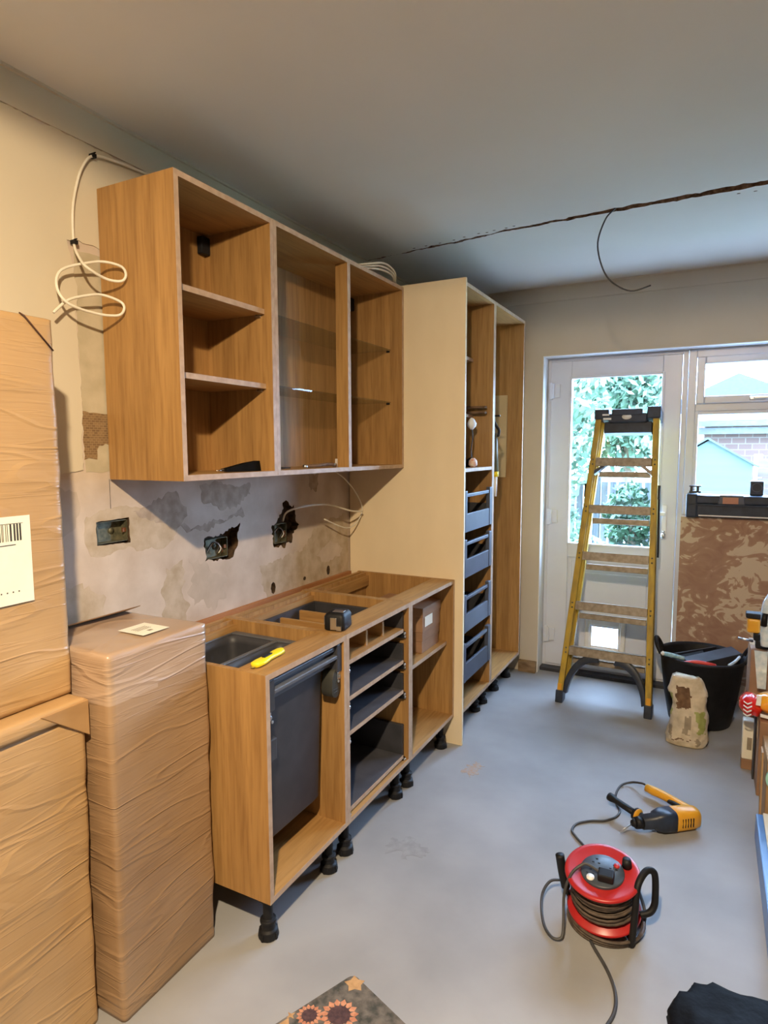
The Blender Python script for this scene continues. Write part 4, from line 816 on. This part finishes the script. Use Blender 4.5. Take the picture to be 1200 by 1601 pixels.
# ------------------------------------------------------------------ toolbox on the sill
t = thing('tool_case', 'long black tool case resting on the window ledge', 'tool case', (2.1, 2.52, 1.118))
X0, X1 = 1.622, 2.40
MB().box(X0 + 0.012, X1, 2.46, 2.60, 1.122, 1.195).build('lower_shell', LADB, t, 0.01)
MB().box(X0 + 0.006, X1, 2.455, 2.60, 1.200, 1.255).box(X0, X0 + 0.065, 2.452, 2.60, 1.118, 1.262).build('upper_shell', LADB, t, 0.012)
MB().box(X0 + 0.07, X1, 2.454, 2.461, 1.130, 1.137).build('lower_trim', WHITE, t)
MB().box(X0 + 0.01, X1, 2.452, 2.458, 1.196, 1.199).build('seam_trim', BLUEST, t)
hn = MB().prism([(1.79, 2.446, 1.203), (1.93, 2.446, 1.203), (1.92, 2.446, 1.258), (1.80, 2.446, 1.258)], (0, 0.03, 0)).build('handle_block', BLUEST, t, 0.004)
MB().box(1.815, 1.895, 2.440, 2.446, 1.208, 1.245).build('handle_recess', noisy('copper_label', srgb(176, 120, 98), srgb(190, 134, 110), (10, 10, 10), 0.5), hn)
rd = thing('pocket_radio', 'small square dark speaker standing on the black tool case', 'speaker', (1.985, 2.53, 1.256))
MB().box(1.952, 2.022, 2.51, 2.56, 1.2565, 1.340).build('body', LADB, rd, 0.006)
MB().rings([[(1.987 + r_ * math.cos(2 * PI * q / 24), y_, 1.302 + r_ * math.sin(2 * PI * q / 24)) for q in range(24)] for r_, y_ in ((0.028, 2.511), (0.028, 2.507), (0.022, 2.507), (0.022, 2.511))], False).build('speaker_ring', BLUEST, rd)
one('spirit_level', MB().box(1.635, 1.70, 2.50, 2.53, 1.2635, 1.275).box(1.64, 1.655, 2.50, 2.53, 1.275, 1.30).box(1.675, 1.69, 2.50, 2.53, 1.275, 1.30).box(1.635, 1.70, 2.50, 2.53, 1.30, 1.308), DGREY, 'small clear and grey gadget at the left end of the black tool case', 'gadget', None, 0.002)

# ------------------------------------------------------------------ cable reel
BC = Vector((1.500, 0.318, 0.048)); AX = Vector((-0.03, -0.20, 0.98)).normalized()
q = Vector((0, 0, 1)).rotation_difference(AX).to_matrix().to_4x4(); T = Matrix.Translation(BC) @ q
rl = thing('cable_reel', 'red and black extension cable reel lying on the floor', 'cable reel', (1.50, 0.318, 0))
RR, HH = 0.112, 0.140
MB().lathe([(RR, 0.0), (RR + 0.003, 0.004), (RR, 0.010), (RR - 0.03, 0.012), (RR - 0.035, 0.018), (0.04, 0.018)], T=T, seg=56).build('lower_flange', RED, rl)
MB().lathe([(0.05, HH - 0.012), (RR - 0.01, HH - 0.010), (RR, HH - 0.008), (RR + 0.004, HH - 0.002), (RR, HH + 0.004), (RR - 0.012, HH + 0.003), (RR - 0.028, HH - 0.003), (RR - 0.045, HH - 0.003), (0.06, HH - 0.004)], T=T, seg=56).build('upper_flange', RED, rl)
MB().lathe([(0.066, HH - 0.008), (0.067, HH + 0.003), (0.064, HH + 0.006), (0.01, HH + 0.006)], T=T, seg=40).build('socket_plate', noisy('slate_plate', srgb(54, 62, 74), srgb(70, 80, 92), (30, 30, 30), 0.4), rl)
mb = MB()
for a in (0.6, 2.2, 3.6):
    cxx, cyy = 0.038 * math.cos(a), 0.038 * math.sin(a)
    for dx, dy in ((0, 0.010), (-0.009, -0.006), (0.009, -0.006)): mb.box(cxx + dx - 0.0035, cxx + dx + 0.0035, cyy + dy - 0.0018, cyy + dy + 0.0018, HH + 0.005, HH + 0.0068, T)
mb.build('socket_slots', BLACKP, rl)
MB().cyl(T @ Vector((0.040, 0.030, HH + 0.004)), T @ Vector((0.040, 0.030, HH + 0.011)), 0.009).build('reset_button', RED, rl)
MB().cyl(T @ Vector((-0.030, -0.040, HH + 0.004)), T @ Vector((-0.030, -0.040, HH + 0.010)), 0.012).build('indicator', WHITE, rl)
MB().cyl(T @ Vector((0.068, 0.048, HH)), T @ Vector((0.068, 0.048, HH + 0.026)), 0.016, 0.013).build('winding_knob', BLACKP, rl)
MB().cyl(T @ Vector((0, 0, 0.012)), T @ Vector((0, 0, HH - 0.006)), 0.06).build('drum', RED, rl)
def coil(seed, r0, n, zlo, zhi, rad):
    pts = []; rnd = random.Random(seed)
    for k in range(n * 24 + 1):
        a = k / 24 * 2 * PI; u = k / (n * 24); z = zlo + (zhi - zlo) * u + 0.004 * math.sin(a * 1.0 + seed) + 0.003 * math.sin(a * 0.37)
        r_ = r0 + 0.004 * math.sin(a * 0.61 + seed)
        pts.append(T @ Vector((r_ * math.cos(a), r_ * math.sin(a), z)))
    return MB().tube(pts, rad, 7, 1)
coil(1, 0.088, 11, 0.026, 0.122, 0.0048).build('wound_cord', CORD, rl)
coil(2, 0.094, 8, 0.122, 0.030, 0.0048).build('wound_cord', CORD, rl)
coil(3, 0.078, 14, 0.022, 0.124, 0.0048).build('wound_cord', CORD, rl)
mb = MB()
for k in range(3): mb.lathe([(0.112 + 0.005 * math.cos(a), 0.005 * math.sin(a)) for a in [2 * PI * j / 8 for j in range(9)]], (1.503 + 0.004 * k, 0.315 - 0.003 * k, 0.006 + 0.0095 * k), seg=48, cap=False)
mb.build('dropped_turns', CORD, rl)
# tubular frame: grip on the left, loop foot on the right
MB().tube([(1.377, 0.32, 0.085), (1.386, 0.32, 0.055), (1.402, 0.325, 0.036), (1.43, 0.33, 0.026), (1.50, 0.33, 0.020), (1.56, 0.30, 0.016), (1.588, 0.262, 0.013)], 0.0085, 12).build('frame_tube', BLACKP, rl)
MB().tube([(1.356, 0.319, 0.182), (1.366, 0.32, 0.125), (1.378, 0.32, 0.075)], 0.0145, 14).build('grip', BLACKP, rl)
MB().tube([(1.592, 0.236, 0.013), (1.596, 0.236, 0.04), (1.600, 0.250, 0.12), (1.601, 0.256, 0.165), (1.606, 0.275, 0.197), (1.622, 0.31, 0.215), (1.640, 0.325, 0.212), (1.648, 0.33, 0.19), (1.650, 0.335, 0.13), (1.648, 0.33, 0.095), (1.636, 0.32, 0.075), (1.61, 0.31, 0.065)], 0.0105, 12).build('frame_tube', BLACKP, rl)
# plug and loose cords
pg = T @ Vector((0.016, -0.030, HH + 0.006))
p0 = pg + Vector((0, 0, 0.0))
t = thing('plug', 'black mains plug pushed into the top of the cable reel', 'plug', tuple(p0))
MB().box(-0.024, 0.024, -0.019, 0.019, 0.0005, 0.026, Matrix.Translation(p0) @ q).build('plug_body', BLACKP, t, 0.005)
e = Matrix.Translation(p0) @ q @ Vector((-0.02, 0.004, 0.017))
drillp = [(1.383, 0.671, 0.0055), (1.340, 0.72, 0.0055), (1.315, 0.76, 0.0055), (1.325, 0.815, 0.0055), (1.37, 0.86, 0.0055), (1.422, 0.888, 0.0055), (1.460, 0.94, 0.0055), (1.467, 0.995, 0.0055), (1.442, 1.06, 0.0055), (1.436, 1.14, 0.0055), (1.450, 1.21, 0.008), (1.49, 1.235, 0.018), (1.530, 1.21, 0.036), (1.546, 1.186, 0.046)]
mb = MB().tube([e, e + Vector((-0.035, 0.0, 0.014)), (1.438, 0.255, 0.212), (1.410, 0.235, 0.185), (1.392, 0.222, 0.12), (1.398, 0.19, 0.05), (1.398, 0.165, 0.014), (1.370, 0.160, 0.008), (1.335, 0.20, 0.010), (1.310, 0.27, 0.020), (1.305, 0.32, 0.035), (1.320, 0.36, 0.050), (1.35, 0.39, 0.045), (1.375, 0.46, 0.02), (1.39, 0.52, 0.0055), (1.405, 0.59, 0.0055), (1.40, 0.64, 0.0055)] + drillp, 0.0048, 8)
one('drill_cord', mb, GREYC, 'grey mains cord looping from the reel plug to the yellow drill', 'cord', (1.4, 0.3, 0))
one('extension_cord', MB().tube([(1.475, 0.213, 0.0055), (1.49, 0.185, 0.0055), (1.533, 0.124, 0.0055), (1.562, 0.07, 0.0055), (1.577, 0.018, 0.0055), (1.578, -0.03, 0.0055), (1.567, -0.075, 0.0055), (1.545, -0.15, 0.0055), (1.56, -0.3, 0.0055), (1.65, -0.5, 0.0055)], 0.0052, 8), GREYC, 'dark supply cord running from the reel towards the bottom frame edge', 'cord', (1.5, 0.1, 0))
one('extension_cord', MB().tube([(1.47, 0.42, 0.165), (1.492, 0.47, 0.14), (1.53, 0.475, 0.11), (1.575, 0.445, 0.085), (1.608, 0.39, 0.06), (1.622, 0.35, 0.035), (1.612, 0.31, 0.0055), (1.585, 0.235, 0.0055)], 0.0052, 8), GREYC, 'loose loop of grey cord arching behind the right side of the reel', 'cord', (1.5, 0.5, 0))

# ------------------------------------------------------------------ hammer drill
dl = thing('hammer_drill', 'yellow and black corded hammer drill lying on the floor', 'drill', (1.66, 0.98, 0))
A = Vector((1.745, 1.010, 0.048)); B = Vector((1.560, 0.862, 0.052)); ax = (B - A).normalized()
def sec(c, w_, h_, e=0.7, n=20, hh=None):
    s_ = Vector((ax.y, -ax.x, 0)); out = []
    for k in range(n):
        a = 2 * PI * k / n; ca, sa = math.cos(a), math.sin(a)
        out.append(c + s_ * math.copysign(abs(ca) ** e, ca) * w_ + Vector((0, 0, 1)) * math.copysign(abs(sa) ** e, sa) * h_)
    return out
P = lambda t, dz=0: A.lerp(B, t) + Vector((0, 0, dz))
MB().rings([sec(P(-0.08), 0.022, 0.026), sec(P(-0.04), 0.034, 0.038), (sec(P(0.05), 0.038, 0.043)), sec(P(0.40), 0.040, 0.045), sec(P(0.42), 0.038, 0.042)]).build('motor_housing', YELLOW, dl)
MB().rings([sec(P(0.41), 0.039, 0.043, 0.5), sec(P(0.62), 0.037, 0.042, 0.5), sec(P(0.74), 0.030, 0.034, 0.6), sec(P(0.76), 0.026, 0.028), sec(P(0.98), 0.024, 0.026)]).build('gear_housing', LADB, dl)
MB().cyl(P(0.98), P(1.10), 0.024, 0.022).cyl(P(1.10), P(1.16), 0.018, 0.012).build('chuck', BLACKP, dl)
MB().cyl(P(1.14), Vector((1.490, 0.80, 0.028)), 0.0026).build('drill_bit', STEEL, dl)
mb = MB()
sd = Vector((ax.y, -ax.x, 0))
for k in range(5): mb.box(-0.0022, 0.0022, -0.001, 0.001, -0.018, 0.018, Matrix.Translation(P(0.12 + k * 0.05) + sd * -0.0385 * -1 * (1 if sd.y < 0 else -1)))
mb.build('cooling_slots', BLACKP, dl)
gA = P(0.10) + Vector((-0.012, 0.045, -0.006)); gB = Vector((1.556, 1.180, 0.036)); gM = Vector((1.665, 1.115, 0.040))
def sweep(pts, rs, sq=0.85, n=16):
    R = []
    for i, p in enumerate(pts):
        d_ = (pts[min(i + 1, len(pts) - 1)] - pts[max(i - 1, 0)]).normalized(); s_ = Vector((d_.y, -d_.x, 0)).normalized()
        R.append([p + s_ * math.cos(2 * PI * k / n) * rs[i] + Vector((0, 0, 1)) * math.sin(2 * PI * k / n) * rs[i] * sq for k in range(n)])
    return R
MB().rings(sweep([P(0.05), Vector((1.725, 1.06, 0.043)), Vector((1.700, 1.085, 0.042)), gM, Vector((1.62, 1.145, 0.038)), Vector((1.585, 1.165, 0.036)), gB], [0.026, 0.025, 0.020, 0.019, 0.021, 0.022, 0.019])).build('main_handle', YELLOW, dl)
MB().rings(sweep([Vector((1.695, 1.045, 0.052)), Vector((1.67, 1.07, 0.05)), Vector((1.65, 1.09, 0.045))], [0.014, 0.012, 0.010])).build('trigger', BLACKP, dl)
MB().rings(sweep([P(0.86), Vector((1.555, 0.915, 0.052)), Vector((1.535, 0.918, 0.055))], [0.016, 0.014, 0.014])).cyl((1.545, 0.905, 0.054), (1.536, 0.912, 0.055), 0.026).rings(sweep([Vector((1.537, 0.912, 0.055)), Vector((1.50, 0.935, 0.058)), Vector((1.455, 0.963, 0.062)), Vector((1.437, 0.974, 0.063)), Vector((1.425, 0.981, 0.064))], [0.014, 0.015, 0.014, 0.019, 0.019])).build('side_handle', BLACKP, dl)
MB().cyl((1.548, 0.903, 0.054), (1.545, 0.905, 0.054), 0.027).build('clamp_ring', YELLOW, dl)

# ------------------------------------------------------------------ sunflower door mat
mt_ = thing('door_mat', 'sunflower-patterned door mat lying at the bottom of the frame', 'mat', (0.887, -0.248, 0))
u = Vector((-0.406, -0.914, 0)).normalized(); v_ = Vector((0.938, -0.346, 0)).normalized()
O = Vector((0.887, -0.242, 0))
def mp(a, b, z): return O + u * a + v_ * b + Vector((0, 0, z))
mb = MB(); W_, L_ = 0.45, 0.70
outl = []
for (ca, cb, a0) in ((0.02, 0.02, PI), (L_ - 0.02, 0.02, 1.5 * PI), (L_ - 0.02, W_ - 0.02, 0), (0.02, W_ - 0.02, PI / 2)):
    for k in range(5):
        a = a0 + PI / 2 * k / 4; outl.append((ca + 0.02 * math.cos(a), cb + 0.02 * math.sin(a)))
mb.prism([mp(a, b, 0.0005) for a, b in outl], (0, 0, 0.006))
lvl = [0]
def blob(a, b, r0, r1, n, mi, z, ang=0.0, sq=1.0):
    pts = []
    for k in range(n * 2):
        r_ = r0 if k % 2 == 0 else r1; t_ = PI * k / n + ang
        pts.append(mp(a + r_ * math.cos(t_), b + r_ * math.sin(t_) * sq, z))
    mb.m(mi); mb.prism(pts, (0, 0, 0.0005))
def petals(a, b, r0, r1, n, mi, z):
    for k in range(n):
        t_ = 2 * PI * k / n; d1_ = (math.cos(t_), math.sin(t_)); d2_ = (-d1_[1], d1_[0]); w_ = r1 * 0.16
        mb.m(mi); mb.prism([mp(a + d1_[0] * r0 * 0.8, b + d1_[1] * r0 * 0.8, z), mp(a + d1_[0] * (r0 + r1) / 2 + d2_[0] * w_, b + d1_[1] * (r0 + r1) / 2 + d2_[1] * w_, z), mp(a + d1_[0] * r1, b + d1_[1] * r1, z), mp(a + d1_[0] * (r0 + r1) / 2 - d2_[0] * w_, b + d1_[1] * (r0 + r1) / 2 - d2_[1] * w_, z)], (0, 0, 0.0006))
blob(0.02, 0.03, 0.03, 0.018, 5, 3, 0.0062, 0.3)
for i_, (a, b, r_) in enumerate([(0.115, 0.085, 0.052), (0.175, 0.035, 0.035), (0.21, 0.12, 0.055), (0.13, 0.21, 0.045), (0.29, 0.06, 0.05), (0.33, 0.18, 0.06), (0.22, 0.26, 0.05), (0.10, 0.34, 0.05), (0.42, 0.09, 0.055), (0.45, 0.25, 0.06), (0.33, 0.34, 0.055), (0.56, 0.14, 0.06), (0.58, 0.32, 0.06)]):
    petals(a, b, r_ * 0.55, r_, 15, 1 if i_ % 3 else 1, 0.0062 + 0.0002 * i_); blob(a, b, r_ * 0.6, r_ * 0.56, 16, 2, 0.0066 + 0.0002 * i_)
    blob(a + r_ * 1.05, b - r_ * 0.9, r_ * 0.4, r_ * 0.15, 4, 3, 0.0060 + 0.0002 * i_)
mb.m(3); mb.prism([mp(0.22, 0.006, 0.0063), mp(0.32, 0.006, 0.0063), mp(0.30, 0.05, 0.0063), mp(0.24, 0.04, 0.0063)], (0, 0, 0.0005))
mb.build('mat_body', [MATG, MATO, MATB, MATY], mt_)

# ------------------------------------------------------------------ right-hand clutter
def carton(label, x0, x1, y0, y1, z0, z1, mt=None, slant=0.0):
    t = thing('cardboard_carton', label, 'carton', ((x0 + x1) / 2, (y0 + y1) / 2, z0))
    MB().box(x0, x1, y0, y1, z0, z1).build('carton_body', mt or CARDP, t, 0.004)
    MB().box(x0 - 0.001, x0, (y0 + y1) / 2 - 0.025, (y0 + y1) / 2 + 0.025, z1 - 0.12, z1 - 0.004).box(x0, x1, (y0 + y1) / 2 - 0.025, (y0 + y1) / 2 + 0.025, z1, z1 + 0.001).build('sealing_tape', CARD, t)
    return t
carton('tall brown carton standing behind the red and orange packet', 1.955, 2.45, 1.72, 1.95, 0.0, 0.565)
carton('brown carton under the red and orange packet', 1.985, 2.50, 1.40, 1.62, 0.0, 0.34)
t = thing('paper_packet', 'small white and brown packet on the floor behind the packet-topped carton', 'packet', (1.96, 1.67, 0))
MB().box(1.935, 1.983, 1.64, 1.70, 0.0, 0.05).build('brown_base', CARDP, t, 0.003); MB().box(1.935, 1.983, 1.64, 1.70, 0.0505, 0.24).build('white_body', PAPER, t, 0.006)
MB().box(1.955, 1.975, 1.638, 1.64, 0.10, 0.16).build('print_panel', BAGS, t)
one('dark_strip', MB().box(1.976, 1.983, 1.55, 1.60, 0.0, 0.36), DGREY, 'dark upright strip leaning on the side of the brown carton', 'strip', None, 0.002)
carton('brown carton with a leaning flap at the right frame edge, nearest the drill', 1.995, 2.55, 1.10, 1.36, 0.0, 0.30, CARD)
one('cardboard_flap', MB().prism([(1.975, 1.06, 0.0), (1.975, 1.09, 0.0), (1.975, 1.16, 0.33), (1.975, 1.10, 0.33)], (0.006, 0, 0)), CARD, 'thin cardboard strip leaning at the end of the carton row', 'cardboard strip')
# packet
t = thing('snack_packet', 'shiny red and orange packet lying on the brown carton', 'packet', (2.05, 1.45, 0.342))
def pillow(mb, x0, x1, y0, y1, z0, z1, seed, n=18):
    R = []
    for i in range(n + 1):
        u_ = i / n; f_ = max(0.12, math.sin(PI * min(max(u_, 0.02), 0.98)) ** 0.35); x = x0 + (x1 - x0) * u_; rr = []
        for j in range(24):
            a = 2 * PI * j / 24; nz_ = 1 + 0.18 * noise.noise(Vector((u_ * 5, math.cos(a) * 2, math.sin(a) * 2 + seed)))
            cz_ = (z0 + z1) / 2; rr.append((x, (y0 + y1) / 2 + (y1 - y0) / 2 * f_ * math.cos(a) * nz_, max(z0, cz_ + (z1 - z0) / 2 * f_ * math.sin(a) * nz_)))
        R.append(rr)
    return mb.rings(R)
pillow(MB(), 1.962, 2.30, 1.40, 1.58, 0.343, 0.455, 3).build('orange_body', CRISP, t)
pillow(MB(), 1.905, 2.0, 1.41, 1.57, 0.33, 0.43, 5).build('red_end', CRISPR, t)
mb = MB()
for k in range(4):
    for s in (-1, 1): mb.prism([(1.935 + 0.0, 1.402, 0.352 + k * 0.018), (1.935 + s * 0.016, 1.402, 0.362 + k * 0.018), (1.935 + s * 0.016, 1.402, 0.367 + k * 0.018), (1.935, 1.402, 0.357 + k * 0.018)], (0, 0.004, 0))
mb.build('white_leaf_print', WHITE, t)
MB().prism([(1.985, 1.402, 0.36), (2.10, 1.392, 0.352), (2.10, 1.392, 0.364), (1.985, 1.402, 0.372)], (0, 0.01, 0)).prism([(1.966, 1.403, 0.41), (1.984, 1.402, 0.41), (1.986, 1.402, 0.455), (1.970, 1.403, 0.455)], (0, 0.01, 0)).build('white_print', WHITE, t)
# cordless tool and plastic bundle on the tall carton
t = thing('cordless_drill', 'yellow and black cordless tool on top of the tall brown carton', 'power tool', (1.97, 1.76, 0.567))
MB().box(1.935, 1.99, 1.745, 1.80, 0.640, 0.71).build('motor_body', YELLOW, t, 0.010)
MB().box(1.928, 1.995, 1.742, 1.80, 0.712, 0.738).box(1.965, 1.992, 1.742, 1.80, 0.605, 0.64).build('black_cap', BLACKP, t, 0.005)
MB().box(1.975, 2.03, 1.75, 1.80, 0.567, 0.604).build('battery', BLACKP, t, 0.004)
MB().cyl((1.965, 1.765, 0.596), (1.90, 1.765, 0.603), 0.006).build('steel_bar', STEEL, t)
t = thing('plastic_wrapped_roll', 'clear plastic wrapped blue and white roll at the right frame edge', 'roll', (2.04, 1.73, 0.567))
MB().tube([(2.02, 1.70, 0.60), (2.015, 1.70, 0.70), (2.02, 1.70, 0.80), (2.06, 1.71, 0.87)], 0.030, 14).build('roll_body', CLEAR, t)
MB().prism([(1.985, 1.66, 0.40), (2.02, 1.66, 0.40), (2.02, 1.66, 0.58), (1.965, 1.66, 0.58)], (0, 0.006, 0)).build('hanging_film', CLEAR, t)
MB().tube([(1.998, 1.672, 0.70), (2.0, 1.672, 0.76)], 0.014, 8).build('dark_print', BLACKP, t)
t = one('mint_roll', MB().cyl((2.035, 1.095, 0.235), (2.035, 1.075, 0.235), 0.045).cyl((2.035, 1.075, 0.235), (2.035, 1.070, 0.235), 0.03), noisy('mint', srgb(170, 232, 216), srgb(190, 242, 228), (20, 20, 20), 0.5), 'mint green disc hanging against the carton at the right frame edge', 'disc')
# long blue-wrapped pack
t = thing('blue_wrapped_pack', 'long blue film-wrapped flat pack on the floor along the right frame edge', 'flat pack', (2.2, 0.65, 0))
MB().box(1.962, 2.45, 0.22, 1.055, 0.0, 0.10).build('wrapped_body', BLUEF, t, 0.006)
MB().box(1.985, 2.43, 0.24, 1.045, 0.1005, 0.112).build('top_sheet', PAPER, t, 0.002)
one('black_crate', MB().box(2.01, 2.45, 0.80, 1.04, 0.1125, 0.25), BLACKP, 'black box standing on the blue-wrapped pack at the right frame edge', 'box', None, 0.008)
# bin bag bottom right
mb = MB(); R = []; n1, n2 = 36, 48
for i in range(n1 + 1):
    th = PI * i / n1; rr = []
    for j in range(n2):
        a = 2 * PI * j / n2; dx, dy, dz = math.sin(th) * math.cos(a), math.sin(th) * math.sin(a), math.cos(th)
        n_ = 1 + 0.10 * noise.noise(Vector((dx * 2.5, dy * 2.5, dz * 2.5))) + 0.05 * noise.noise(Vector((dx * 9, dy * 9, dz * 3 + 4)))
        e = 0.45; f_ = lambda t_: math.copysign(abs(t_) ** e, t_)
        rr.append((2.02 + 0.30 * f_(dx) * n_, -0.165 + 0.235 * f_(dy) * n_ , max(0.001, 0.066 + 0.078 * f_(dz) * n_)))
    R.append(rr)
mb.rings(R)
one('bin_bag', mb, RUBB, 'shiny black plastic bin bag lying in the bottom right corner', 'bag', (2.02, -0.18, 0))
